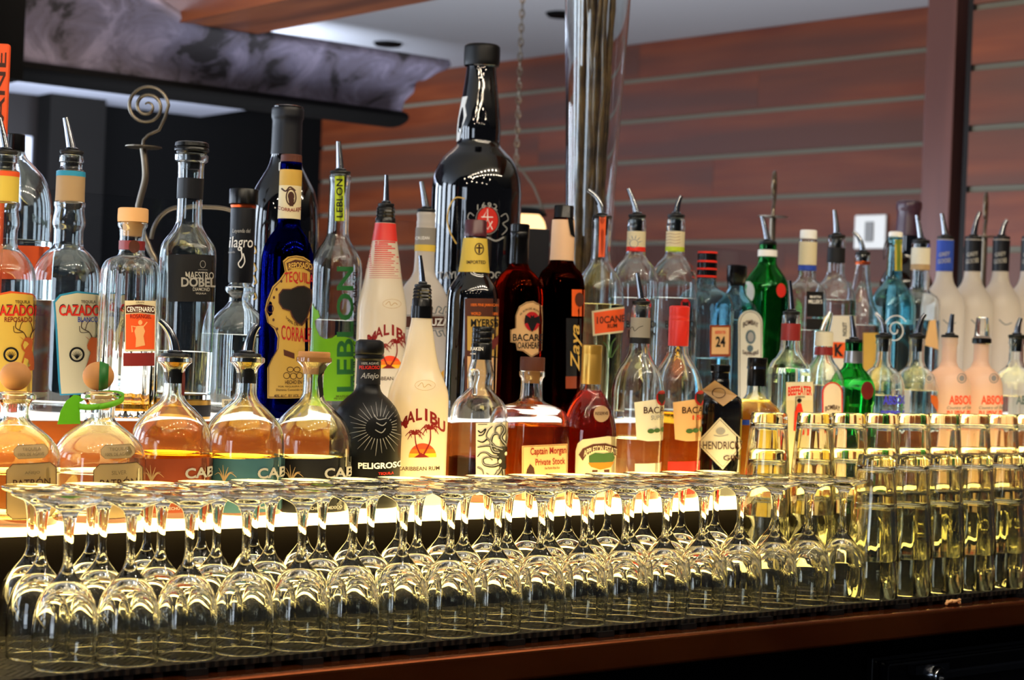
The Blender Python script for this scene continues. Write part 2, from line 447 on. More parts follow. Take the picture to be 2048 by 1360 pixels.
# concave sweep: the top edge reaches out over the bar
sec = [(-.10 - .0 + .16*math.sin(math.pi*.5*(q/14)), H - (H - hb)*(q/14)) for q in range(15)]
NU = 60
V, Fc = [], []
q_ = at_row(345, 45, VC); u_thr = Vector((q_.x, q_.y, 0)).dot(BU) - (uA+uB)/2
rr = random.Random(8)
edge = [rr.uniform(-.005, .005) for _ in range(15)]
for iu in range(NU + 1):
    u = -L2 + 2*L2*iu/NU
    for j, (vv, zz) in enumerate(sec):
        zz = zz + max(0, u_thr - u)*.45*(1 - j/14)
        V.append((u + (edge[j] if iu == NU else 0) - (.10*math.sin(math.pi*.5*j/14) if iu == NU else 0), vv, zz))
nS = len(sec)
for iu in range(NU):
    for j in range(nS-1): Fc.append((iu*nS+j, iu*nS+j+1, (iu+1)*nS+j+1, (iu+1)*nS+j))
shell = link('bark_face', V, Fc, 'birch_bark', canopy, 60)
so = shell.modifiers.new('thick', 'SOLIDIFY'); so.thickness = .02; so.offset = 1
rim = [( -.02 + .075*math.cos(a) + .04, hb*.5 + hb*.5*math.sin(a)) for a in np.linspace(0, 2*math.pi, 16, endpoint=False)]
V, Fc = [], []
for iu in (0, 1):
    u = -L2 if iu == 0 else L2 - .10
    for (vv, zz) in rim: V.append((u, vv, zz))
for j in range(16): Fc.append((j, (j+1) % 16, 16+(j+1) % 16, 16+j))
Fc.append(tuple(range(16))[::-1]); Fc.append(tuple(range(16, 32)))
link('lower_rim', V, Fc, 'void_black', canopy, 45)
# dark strap at the far left of the canopy
s0 = at_row(30, 110, VC - .16); su = Vector((s0.x, s0.y, 0)).dot(BU) - (uA+uB)/2
V, Fc = box_geo(su - .06, su + .03, -.14, .1, -.02, H + .6)
link('hanging_strap', V, Fc, 'void_black', canopy, 0)

# two small recessed fittings in the ceiling
for (x, y, lab) in ((776, 86, 'small dark round ceiling fitting just right of the bark canopy'), (1124, 27, 'small dark round ceiling fitting beside the glass vase')):
    ux, uy = unroll(x, y); d = (CEIL - ZC)/(-uy/F)
    lathe('ceiling_fitting', [(0, -.012), (.05, -.012), (.06, 0), (0, 0)], 'void_black', tag(empty('ceiling_fitting_base', (ux/F*d, d, CEIL)), lab, 'ceiling fitting', 'recessed ceiling fittings'), 24)
for o in [o for o in bpy.data.objects if o.name.startswith('ceiling_fitting_base')]: o.name = 'recessed_fitting'

# wall switch plate
d = 5.35
p = at_depth(1744, 464, d)
sw = empty('switch_plate', p + Vector(WN)*.0, math.atan2(WDIR.y, WDIR.x) + math.pi)
tag(sw, 'pale square switch plate on the plank wall above the bottles', 'light switch')
# project onto the plank wall plane
nrm = WN; t = (PW - Vector((0, 0, 0))).dot(nrm); dirv = (p - Vector((0, 0, ZC)))
s_ = (PW.dot(nrm))/(Vector((dirv.x, dirv.y, 0)).dot(nrm)); p = Vector((0, 0, ZC)) + dirv*s_
sw.location = p - WN*-.002
k = s_*d/F
V, Fc = box_geo(-38*k, 38*k, -.012, -.001, -34*k, 34*k); bevelled(link('plate', V, Fc, 'white_plastic', sw, 0), .004)
V, Fc = box_geo(-10*k, 10*k, -.018, -.011, -20*k, 20*k); bevelled(link('rocker', V, Fc, 'grey_ink', sw, 0), .002)

# pendant lamp on a chain
d = 4.4
pd = tag(empty('pendant_lamp', at_depth(1045, 2, d)), 'pendant lamp with a glowing globe hanging on a thin chain behind the tall black bottle', 'pendant lamp')
pd.location.z = CEIL
kk = d/F
zg = at_depth(1068, 460, d).z - CEIL
lathe('ceiling_cup', [(0, 0), (.05, 0), (.045, -.025), (.012, -.045), (0, -.045)][::-1], 'void_black', pd, 24)
V, Fc = [], []
zc = -.045; zend = at_depth(1040, 325, d).z - CEIL; n = 0
while zc > zend:
    a = math.pi/2*(n % 2)
    pts = [(.005*math.cos(t)*math.cos(a), .005*math.cos(t)*math.sin(a), zc - .011 + .011*math.sin(t)) for t in np.linspace(0, 2*math.pi, 9)]
    v_, f_ = tube_geo(pts, .0022, 5); i0 = len(V); V += v_; Fc += [tuple(i0 + q for q in f) for f in f_]
    zc -= .0175; n += 1
link('chain', V, Fc, 'iron', pd, 50)
gx = 0.03
R_ = 40*kk
for a in (0, 2.1, 4.2):
    tube('support_rod', [(0, 0, zend), (gx*.5 + .03*math.cos(a), .03*math.sin(a), (zend+zg+R_)*.5), (gx + .045*math.cos(a), .045*math.sin(a), zg + R_*.8)], .003, 'iron', pd, 6)
lathe('globe_cap', [(0, zg+R_*1.1), (.03, zg+R_*1.08), (.05, zg+R_*.8), (.05, zg+R_*.72)][::-1], 'void_black', pd, 24).location = (gx, 0, 0)
lathe('globe', [(R_*math.sin(a), zg - R_*math.cos(a)) for a in np.linspace(0, math.pi, 18)], 'globe_glow', pd, 32).location = (gx, 0, 0)

# ------------------------------------------------------------------ the bar
U0, U1 = -.6, 3.5
bc = tag(empty('bar_counter', (0, 0, 0), BAR_ROT), 'dark bar counter with a polished copper front edge under the glasses', 'bar counter')
V, Fc = box_geo(U0, U1, 1.526, 1.766, Z_TOP - .036, Z_TOP)
bevelled(link('copper_top', V, Fc, 'tarnished_copper', bc, 0), .005, 4)
V, Fc = box_geo(U0, U1, 1.60, 1.766, .06, Z_TOP - .036); link('cabinet', V, Fc, 'void_black', bc, 0)
V, Fc = box_geo(U0, U1, 1.66, 1.766, 0, .06); link('plinth', V, Fc, 'void_black', bc, 0)
# black cooler under the counter, lower right
f0 = at_row(1732, 1330, 1.59)
fu = Vector((f0.x, f0.y, 0)).dot(BU); ztopf = at_row(1732, 1312, 1.59).z
fr = tag(empty('bottle_cooler', bar(fu, 1.59, 0), BAR_ROT), 'black under-counter cooler with a chrome lock below the copper edge', 'cooler')
V, Fc = box_geo(0, .9, -.012, .0, .1, ztopf); bevelled(link('body', V, Fc, 'black_plastic', fr, 0), .002)
V, Fc = box_geo(.012, .88, -.03, -.013, .12, ztopf - .006); dr = bevelled(link('door', V, Fc, 'black_glass', fr, 0), .003)
V, Fc = box_geo(.12, .86, -.036, -.030, ztopf - .034, ztopf - .026); link('trim_strip', V, Fc, 'steel', fr, 0)
lk = [(0, 0), (.013, 0), (.013, .022), (.011, .026), (.006, .026), (.006, .022), (0, .022)]
V, Fc = lathe_geo(lk, 28)
V = [(x, -z, y) for (x, y, z) in V]
p = at_row(1852, 1346, 1.56); pu = Vector((p.x, p.y, 0)).dot(BU) - fu
lkm = link('lock', [(x + pu, y - .030, z + p.z) for x, y, z in V], [f[::-1] for f in Fc], 'steel', fr, 40)
V, Fc = box_geo(pu - .04, pu + .03, -.045, -.031, ztopf - .022, ztopf - .010); link('latch', V, Fc, 'steel', fr, 0)

# rubber mat with lugs along its edge
mt = tag(empty('bar_mat', bar(0, 0, 0), BAR_ROT), 'black rubber bar mat with a woven pattern under the upturned glasses', 'bar mat')
V, Fc = box_geo(U0, U1, 1.551, 1.764, Z_MAT - .006, Z_MAT - .0003); link('mat_sheet', V, Fc, 'woven_rubber', mt, 0)
V, Fc = [], []
u = U0; n = 0
while u < 2.9:
    w = .024 if n % 4 == 0 else .010
    box_geo(u, u + w, 1.546 if n % 4 == 0 else 1.553, 1.57, Z_TOP + .0002, Z_MAT - .0055, V, Fc); u += .026 + w*.5; n += 1
lug = link('mat_lugs', V, Fc, 'black_rubber', mt, 0); lug['kind'] = 'stuff'
V, Fc = box_geo(U0, U1, 1.585, 1.76, Z_TOP + .0002, Z_MAT - .0062); link('mat_underside', V, Fc, 'black_rubber', mt, 0)
# twisted scrap of foil on the copper edge
p = at_row(1905, 1212, 1.537); 
pts = [(.010*math.cos(a)*(1 - .03*a), .004*math.sin(1.7*a), .0035 + .0025*math.sin(a*1.3) + .0004*a) for a in np.linspace(0, 9, 40)]
V, Fc = tube_geo(pts, [.0018 + .0007*math.sin(i) for i in range(40)], 7)
tag(link('twist_of_paper', V, Fc, 'peach_paper', None, 60, (p.x, p.y, Z_TOP + .0005)), 'tiny crumpled twist of pink paper on the copper edge', 'paper scrap')

# lit stepped bottle display
st = tag(empty('lit_bottle_step', (0, 0, 0), BAR_ROT), 'two-tier back bar step with glowing shelf tops and reddish wood risers', 'back bar shelf')
V, Fc = box_geo(U0, U1, 1.80, 1.985, .002, Z_LOW - .007); link('lower_riser', V, Fc, 'cabinet_dark', st, 0)
V, Fc = box_geo(U0, U1, 1.776, 1.985, Z_LOW - .006, Z_LOW - .0006); link('lower_lit_top', V, Fc, 'lit_shelf_warm', st, 0)
ue = at_row(1492, 1005, 1.769); ue = Vector((ue.x, ue.y, 0)).dot(BU)
V, Fc = box_geo(U0, ue, 1.769, 1.7755, Z_LOW - .0065, Z_LOW - .0006); link('lit_front_strip', V, Fc, 'lit_strip_warm', st, 0)
V, Fc = box_geo(ue + .001, U1, 1.769, 1.7755, Z_LOW - .0065, Z_LOW - .0006); link('dark_front_strip', V, Fc, 'cabinet_dark', st, 0)
V, Fc = box_geo(U0, U1, 1.986, 2.0, Z_LOW, Z_UP - .0004); link('upper_riser', V, Fc, 'shelf_wood', st, 0)
V, Fc = box_geo(U0, U1, 2.0005, 2.47, Z_UP - .02, Z_UP - .0006); link('upper_lit_top', V, Fc, 'lit_shelf_cool', st, 0)
V, Fc = box_geo(U0, U1, 1.986, 2.47, 0, Z_LOW - .0006); link('step_body', V, Fc, 'void_black', st, 0)
# glass screen behind the bottles
e0, e1 = at_row(60, 374, 2.48), at_row(1538, 500, 2.48)
g0 = Vector((e0.x, e0.y, 0)).dot(BU) - .5; g1 = Vector((e1.x, e1.y, 0)).dot(BU)
V, Fc = box_geo(g0, g1, 2.478, 2.486, 0, at_row(800, 441, 2.48).z)
tag(link('glass_screen', V, Fc, 'pane_glass', None, 0, (0, 0, 0), (0, 0, BAR_ROT)), 'clear glass screen standing behind the bottles, its top edge a thin bright line', 'glass screen')
# ------------------------------------------------------------------ glassware on the mat
bowl = [(0, .0772), (.005, .0764), (.0108, .0736), (.0165, .0692), (.0218, .0622), (.0256, .0535), (.0282, .0445), (.0293, .033), (.0293, .02), (.0283, .003), (.02775, .0015),
        (.0278, .0003), (.0288, .0), (.0297, .0005), (.0299, .0016), (.0295, .003), (.0305, .02), (.0305, .034), (.0296, .047), (.0266, .0605), (.0226, .0692), (.0172, .0768), (.0122, .0826), (.0084, .0872), (.0062, .0912)]
stem = [(.0062, .0912), (.0050, .0958), (.0043, .102), (.0041, .110), (.0044, .121), (.0052, .132), (.0066, .1405)]
foot = [(.0066, .1405), (.0086, .1447), (.014, .1488), (.022, .1523), (.0285, .1549), (.0303, .1563), (.0307, .1575), (.0302, .1588), (.027, .1594), (.014, .1592), (.006, .1584), (0, .158)]
def smooth_prof(p, n=4):
    P = [Vector((a, b, 0)) for a, b in p]; out = []
    for i in range(len(P)-1):
        p0, p1, p2, p3 = P[max(i-1, 0)], P[i], P[i+1], P[min(i+2, len(P)-1)]
        for k in range(n):
            t = k/n
            q = .5*((2*p1) + (p2-p0)*t + (2*p0-5*p1+4*p2-p3)*t*t + (3*p1-p0-3*p2+p3)*t**3)
            out.append((max(q.x, 0), q.y))
    out.append((P[-1].x, P[-1].y))
    return out
def wine_glass():
    r = empty('wine_glass', (0, 0, 0))
    lathe('bowl', smooth_prof(bowl, 3), 'wine_glass_material', r, 56, 80)
    lathe('stem', smooth_prof(stem, 3), 'wine_glass_material', r, 32 if False else 56, 80)
    lathe('foot', smooth_prof(foot, 3), 'wine_glass_material', r, 56, 80)
    return r
ordn = ['first', 'second', 'third', 'fourth', 'fifth', 'sixth', 'seventh', 'eighth', 'ninth', 'tenth', 'eleventh', 'twelfth', 'thirteenth', 'fourteenth',
        'fifteenth', 'sixteenth', 'seventeenth', 'eighteenth', 'nineteenth', 'twentieth']
proto = None
def px_u(x, y, v):
    p = at_row(x, y, v); return Vector((p.x, p.y, 0)).dot(BU)
uF, uL = px_u(128, 1335, 1.585), px_u(1679, 1201, 1.585)
du = (uL - uF)/17
rj = random.Random(3)
def put_glass(u, v, label):
    global proto
    loc = bar(u, v, Z_MAT)
    if proto is None:
        proto = wine_glass(); proto.location = loc; o = proto; o['label'] = label
    else: o = copy_tree(proto, loc, label)
    o['category'] = 'wine glass'; o['group'] = 'upturned wine glasses on the bar mat'
    o.rotation_euler = (0, 0, rj.uniform(0, 6))
rows = [('front', 1.585, 0.0, 18), ('middle', 1.585 + .0622, 0.0, 18), ('back', 1.585 + .1222, .25, 18)]
for nm, v, off, cnt in rows:
    for i in range(cnt):
        u = uF + (i + off)*du
        idx = i
        if nm == 'back' and u > px_u(1536, 900, 1.712) - .0665: continue
        put_glass(u + rj.uniform(-.0006, .0006), v + rj.uniform(-.0008, .0008), 'upside-down wine glass, %s from the left in the %s row on the bar mat' % (ordn[idx], nm))

PH, PS = .139, .0495
pin = [(0, .1245), (.012, .1243), (.0205, .1235), (.0228, .121), (.0236, .115, 2, .01, 10), (.0262, .09, 2, .018, 10), (.0285, .066, 2, .015, 10), (.0312, .036), (.0345, .001),
       (.0349, 0), (.0362, 0), (.0366, .001), (.0340, .036), (.0312, .07), (.0284, .105), (.0262, .133), (.0256, .1375), (.0245, .139), (.021, .1388), (.018, .1378), (0, .1376)]
pint_mesh = None
def put_pint(u, v, level, label):
    global pint_mesh
    loc = bar(u, v, Z_MAT + level*PS)
    if pint_mesh is None:
        o = lathe('pint_glass', [(p[0]*.945,) + tuple(p[1:]) for p in pin], 'pint_glass_material', None, 60, 50, loc); pint_mesh = o
    else:
        o = pint_mesh.copy(); col.objects.link(o); o.location = loc
    tag(o, label, 'pint glass', 'stacked upturned pint glasses')
    o.rotation_euler = (0, 0, rj.uniform(0, 6))
lev = {0: 'bottom', 1: 'second', 2: 'top'}
uf = px_u(1748, 1050, 1.59); front = [(uf + .0700*i, 1.590) for i in range(6)]
for i, (x, v) in enumerate(front):
    u = x
    for l in range(2):
        put_pint(u, v, l, 'upturned pint glass, %s of the two-high stack %s from the left in the front row' % (['bottom', 'top'][l], ordn[i]))
ur = px_u(1536, 900, 1.712); rear = [(ur, 1.712)] + [(ur + .0915 + .0702*i, 1.712) for i in range(8)]
for i, (x, v) in enumerate(rear):
    u = x
    for l in range(3):
        put_pint(u, v, l, 'upturned pint glass, %s of the three-high stack %s from the left in the rear row' % (['bottom', 'middle', 'top'][l], ordn[i]))
# ------------------------------------------------------------------ bottles
def pchip(xs, ys, xq):
    xs, ys = np.array(xs, float), np.array(ys, float); n = len(xs)
    if n == 2: return np.interp(xq, xs, ys)
    h = np.diff(xs); dl = np.diff(ys)/h; m = np.zeros(n)
    for i in range(1, n-1):
        if dl[i-1]*dl[i] > 0:
            w1, w2 = 2*h[i]+h[i-1], h[i]+2*h[i-1]; m[i] = (w1+w2)/(w1/dl[i-1]+w2/dl[i])
    m[0], m[-1] = dl[0], dl[-1]
    j = np.clip(np.searchsorted(xs, xq, 'right')-1, 0, n-2); t = (xq-xs[j])/h[j]
    return (2*t**3-3*t**2+1)*ys[j] + (t**3-2*t**2+t)*h[j]*m[j] + (-2*t**3+3*t**2)*ys[j+1] + (t**3-t**2)*h[j]*m[j+1]

REG = []
class Bottle:
    def __init__(self, name, label, x, yr, tier, v, prof, glass, liq=None, sq=False, solid=False, group=None, wall=.0026, base=.009, segs=None, flute=None):
        self.x, self.yr = x, yr
        self.uxc, _ = unroll(x, yr)
        self.d = row_depth(self.uxc, v); self.k = self.d/F
        self.zs = Z_UP if tier == 'U' else Z_LOW
        self.loc = Vector((self.uxc*self.k, self.d, self.zs))
        self.sq = sq
        cam_rot = math.atan2(-self.loc.x, self.loc.y)
        self.phi = (BAR_ROT - cam_rot) if sq else 0.0
        self.root = tag(empty(name, self.loc, BAR_ROT if sq else cam_rot), label, 'bottle', group or ('bottles on the upper lit step' if tier == 'U' else 'bottles on the lower lit step'))
        c = abs(math.cos(self.phi)) + abs(math.sin(self.phi))
        P = []
        for p in prof:
            n = p[2] if len(p) > 2 else 2.0
            r = p[1]*self.k
            if n > 2: r /= 1 + (c - 1)*.92*min(1, (n-2)/4.0)
            P.append((self.z(x, p[0]), r, n))
        P = P[::-1]
        if P[0][0] > .006: P.insert(0, (.004, P[0][1], P[0][2]))
        else: P[0] = (.004, P[0][1], P[0][2])
        # split at repeated heights (sharp steps)
        segs_, cur = [], [P[0]]
        for a in P[1:]:
            if a[0] - cur[-1][0] < 2e-4: segs_.append(cur); cur = [a]
            else: cur.append(a)
        segs_.append(cur)
        out = []
        for s in segs_:
            if len(s) == 1: out.append(s[0]); continue
            zs = [q[0] for q in s]; zq = []
            for i in range(len(zs)-1):
                m = max(1, min(7, int((zs[i+1]-zs[i])/.004) + 1))
                if abs(s[i][1]-s[i+1][1]) < 1e-5 and s[i][2] == s[i+1][2]: m = 1
                zq += list(np.linspace(zs[i], zs[i+1], m, endpoint=False))
            zq.append(zs[-1]); zq = np.array(zq)
            rq = pchip(zs, [q[1] for q in s], zq); nq = np.interp(zq, zs, [q[2] for q in s])
            out += list(zip(zq, rq, nq))
        self.out = out
        self.Z = np.array([q[0] for q in out]); self.Rr = np.array([q[1] for q in out])
        self.top = out[-1][0]
        REG.append((label, self.loc.x, self.loc.y, float(self.Rr.max())*(1.13 if sq else 1.0), tier, v, self.uxc, name))
        r0, n0 = out[0][1], out[0][2]
        fl = lambda z, n: ()
        if flute:
            z_lo, z_hi, amp, lob = self.z(x, flute[1]), self.z(x, flute[0]), flute[2], flute[3]
            fl = lambda z, n: (n, amp*max(0, min(1, (z_hi-z)/.01, (z-z_lo)/.004)), lob)
        ring = lambda r, z, n: (r, z) + (fl(z, n) or ((n,) if n > 2 else ()))
        outer = [(0, .0015), (r0*.8, .0008), ring(r0*.94, .0, n0), ring(r0*.985, .0012, n0)] + [ring(r, z, n) for z, r, n in out]
        sg = segs or (72 if sq else 48)
        if flute: sg = flute[3]*8
        if solid:
            self.body = lathe('body', outer + [(0, self.top)], glass, self.root, sg, 45)
        else:
            w = wall
            inner = [(max(r - w, .002), z, n) for z, r, n in out if z > base + .003]
            self.inner = inner
            inn = [(0, base), (inner[0][0]*.8, base), ring2(inner[0][0]*.96, base + .0012, inner[0][2])] + [ring2(r, z, n) for r, z, n in inner]
            lip = out[-1]
            prof_ = outer + [(max(lip[1] - w*.3, .003), lip[0] + w*.35), (max(lip[1]-w*.8, .0025), lip[0]+w*.2)] + inn[::-1]
            self.body = lathe('body', prof_, glass, self.root, sg, 45)
            if liq:
                zl = self.z(x, liq[0]); ov = .00025
                L = [(0, base - ov), (inner[0][0]*.8, base - ov), ring2(inner[0][0]*.96 + ov, base + .0012 - ov, inner[0][2])]
                L += [ring2(r + ov, z, n) for r, z, n in inner if z < zl - .0005]
                zi = [q[1] for q in inner]
                rl = float(np.interp(zl, zi, [q[0] for q in inner])); nl = float(np.interp(zl, zi, [q[2] for q in inner]))
                L += [ring2(rl + ov, zl, nl), ring2(rl - .0015, zl - .0006, nl), (0, zl - .0006)]
                lathe('liquid', L, liq[1], self.root, sg, 45)
    # photograph pixels -> height above the shelf, and sideways offset
    def z(self, x, y): return ZC - unroll(x, y)[1]*self.k - self.zs
    def R(self, z): return float(np.interp(z, self.Z, self.Rr))
    def surf(self, x, y, off):
        ux, uy = unroll(x, y)
        z = ZC - uy*self.k - self.zs; s = (ux - self.uxc)*self.k
        R = self.R(z)
        if self.sq:
            lx = (s - R*math.sin(self.phi))/math.cos(self.phi)
            return (lx, -(R + off), z)
        u = s/R
        a = math.asin(u) if abs(u) < .95 else math.copysign(math.asin(.95) + (abs(u) - .95)*2.4, u)
        a = max(-2.6, min(2.6, a))
        return ((R+off)*math.sin(a), -(R+off)*math.cos(a), z)
    def wrap(self, name, tris, mat, off, parent=None, thick=0):
        """tris: list of (2-D verts, faces) in pixel space"""
        bm = bmesh.new()
        for V, Fc in tris:
            vs = [bm.verts.new((p[0], p[1], 0)) for p in V]
            for f in Fc:
                try: bm.faces.new([vs[i] for i in f])
                except ValueError: pass
        if len(bm.verts) == 0: bm.free(); return None
        xs = [v.co.x for v in bm.verts]; ys = [v.co.y for v in bm.verts]
        if not self.sq:
            step = max(4.0, .22*float(self.Rr.max())/self.k)
            q = math.floor(min(xs)/step)*step + step
            while q < max(xs):
                bmesh.ops.bisect_plane(bm, geom=bm.verts[:]+bm.edges[:]+bm.faces[:], plane_co=(q, 0, 0), plane_no=(1, 0, 0)); q += step
        q = math.floor(min(ys)/14)*14 + 14
        while q < max(ys):
            bmesh.ops.bisect_plane(bm, geom=bm.verts[:]+bm.edges[:]+bm.faces[:], plane_co=(0, q, 0), plane_no=(0, 1, 0)); q += 14
        bm.normal_update()
        for v in bm.verts: v.co = self.surf(v.co.x, v.co.y, off)
        bmesh.ops.recalc_face_normals(bm, faces=bm.faces[:])
        me = bpy.data.meshes.new(name); bm.to_mesh(me); bm.free()
        me.polygons.foreach_set('use_smooth', [True]*len(me.polygons))
        o = bpy.data.objects.new(name, me); col.objects.link(o); me.materials.append(MATS[mat]); o.parent = parent or self.root
        if thick:
            so = o.modifiers.new('t', 'SOLIDIFY'); so.thickness = thick; so.offset = 0
        return o
    def label(self, mat, box=None, pts=None, name='label', off=.0005, parent=None):
        if pts is None:
            x0, y0, x1, y1 = box; pts = [(x0, y0), (x1, y0), (x1, y1), (x0, y1)]
        return self.wrap(name, [(pts, [tuple(range(len(pts)))])], mat, off, parent)
    def art(self, name, mat, polys, parent, off=.0009):
        return self.wrap(name, [(p, [tuple(range(len(p)))]) if not isinstance(p, tuple) else p for p in polys], mat, off, parent)
    def text(self, mat, items, parent, off=.0011, name='lettering'):
        return self.wrap(name, [t for it in items for t in text_geo(*it[:5], **(it[5] if len(it) > 5 else {}))], mat, off, parent)
    def lathe(self, name, mat, prof, parent=None, segs=40, cap=True):
        P = [(p[1]*self.k, self.z(self.x, p[0])) for p in prof][::-1]
        if cap: P = [(0, P[0][1])] + P + [(0, P[-1][1])]
        return lathe(name, P, mat, parent or self.root, segs, 40)
    def band(self, name, mat, y0, y1, off=.0006, parent=None):
        za, zb = self.z(self.x, y1), self.z(self.x, y0)
        zz = [za] + [z for z in self.Z if za + .001 < z < zb - .001] + [zb]
        return lathe(name, [(self.R(za) + off*.3, za)] + [(self.R(z)+off, z) for z in zz] + [(self.R(zb) + off*.3, zb)], mat, parent or self.root, 40, 50)
    def pourer(self, y, hw, tip, bend=.5, mat='black_rubber', depth=34, smat='steel', collar=8):
        p = self.lathe('pourer', mat, [(y, hw*.7), (y+1, hw), (y+collar*.5, hw*1.05), (y+collar, hw*.95), (y+collar, hw*.66), (y+depth, hw*.58)])
        uxt, _ = unroll(*tip)
        k = self.k; z0, z1 = self.z(self.x, y), self.z(*tip)
        s1 = (uxt - self.uxc)*k; H = z1 - z0
        P0, P1, P2 = (0, z0 - .002), (s1*(1-bend)*.5, z0 + H*(.45 + .35*bend)), (s1, z1)
        pts, rad = [], []
        for i in range(15):
            t = i/14; a, b2, c = (1-t)**2, 2*t*(1-t), t*t
            pts.append((a*P0[0]+b2*P1[0]+c*P2[0], 0, a*P0[1]+b2*P1[1]+c*P2[1]))
            rad.append(hw*k*(.42 - .19*t))
        q = tube('spout', pts, rad, smat, p, 14)
        lathe('spout_base', [(hw*.5*k, z0 - .0005), (hw*.6*k, z0 + .002), (hw*.45*k, z0 + .0035), (0, z0+.0035)], smat, p, 20)
        return p
def ring2(r, z, n): return (r, z, n) if n > 2 else (r, z)

_glyph = {}
def glyph(s, bold, shear, spacing):
    key = (s, bold, shear, spacing)
    if key not in _glyph:
        cu = bpy.data.curves.new('t', 'FONT'); cu.body = s; cu.resolution_u = 3; cu.offset = bold; cu.shear = shear; cu.space_character = spacing
        cu.fill_mode = 'FRONT'
        ob = bpy.data.objects.new('t', cu); me = ob.to_mesh()
        V = np.array([v.co[:2] for v in me.vertices]); Fc = [tuple(p.vertices) for p in me.polygons]
        ob.to_mesh_clear(); bpy.data.objects.remove(ob); bpy.data.curves.remove(cu)
        _glyph[key] = (V, Fc)
    return _glyph[key]
def text_geo(s, x0, y0, x1, y1, arc=0.0, rot=0, bold=.012, shear=0.0, slope=0.0, spacing=1.0, serif=False):
    V, Fc = glyph(s, bold, shear, spacing)
    V = V.copy(); lo, hi = V.min(0), V.max(0); T = (V - lo)/(hi - lo)
    if serif:                                   # small feet at the ends of the strokes
        pass
    if rot == 90:   # reads upwards
        P = np.stack([x0 + (x1-x0)*(1-T[:, 1]), y1 - (y1-y0)*T[:, 0]], 1)
    else:
        P = np.stack([x0 + (x1-x0)*T[:, 0], y1 - (y1-y0)*T[:, 1] + arc*(2*T[:, 0]-1)**2 + slope*(T[:, 0]-.5)], 1)
    return [([tuple(p) for p in P], Fc)]
def ell(cx, cy_, rx, ry, n=28, a0=0, a1=2*math.pi):
    return [(cx + rx*math.cos(a), cy_ + ry*math.sin(a)) for a in np.linspace(a0, a1, n, endpoint=(a1-a0) < 6.28)]
def rrect(x0, y0, x1, y1, r, n=5):
    out = []
    for cx_, cy_, a in ((x1-r, y0+r, -90), (x1-r, y1-r, 0), (x0+r, y1-r, 90), (x0+r, y0+r, 180)):
        for q in range(n+1):
            t = math.radians(a + 90*q/n); out.append((cx_ + r*math.cos(t), cy_ + r*math.sin(t)))
    return out
def octagon(x0, y0, x1, y1, c):
    return [(x0+c, y0), (x1-c, y0), (x1, y0+c), (x1, y1-c), (x1-c, y1), (x0+c, y1), (x0, y1-c), (x0, y0+c)]
def stroke(pts, w):
    """a drawn line as a strip of quads; w a number or (start, end)"""
    w0, w1 = (w, w) if not hasattr(w, '__len__') else w
    n = len(pts); V, Fc = [], []
    for i, p in enumerate(pts):
        a, b = pts[max(i-1, 0)], pts[min(i+1, n-1)]
        dx, dy = b[0]-a[0], b[1]-a[1]; l = math.hypot(dx, dy) or 1; h = (w0 + (w1-w0)*i/(n-1))/2
        V += [(p[0]-dy/l*h, p[1]+dx/l*h), (p[0]+dy/l*h, p[1]-dx/l*h)]
    for i in range(n-1): Fc.append((2*i, 2*i+1, 2*i+3, 2*i+2))
    return (V, Fc)
def curve(pts, n=6):
    P = [np.array(p, float) for p in pts]; out = []
    for i in range(len(P)-1):
        p0, p1, p2, p3 = P[max(i-1, 0)], P[i], P[i+1], P[min(i+2, len(P)-1)]
        for k in range(n):
            t = k/n; out.append(tuple(.5*((2*p1)+(p2-p0)*t+(2*p0-5*p1+4*p2-p3)*t*t+(3*p1-p0-3*p2+p3)*t**3)))
    return out + [tuple(P[-1])]
def outline(pts, w): return stroke(list(pts) + [pts[0], pts[1]], w)
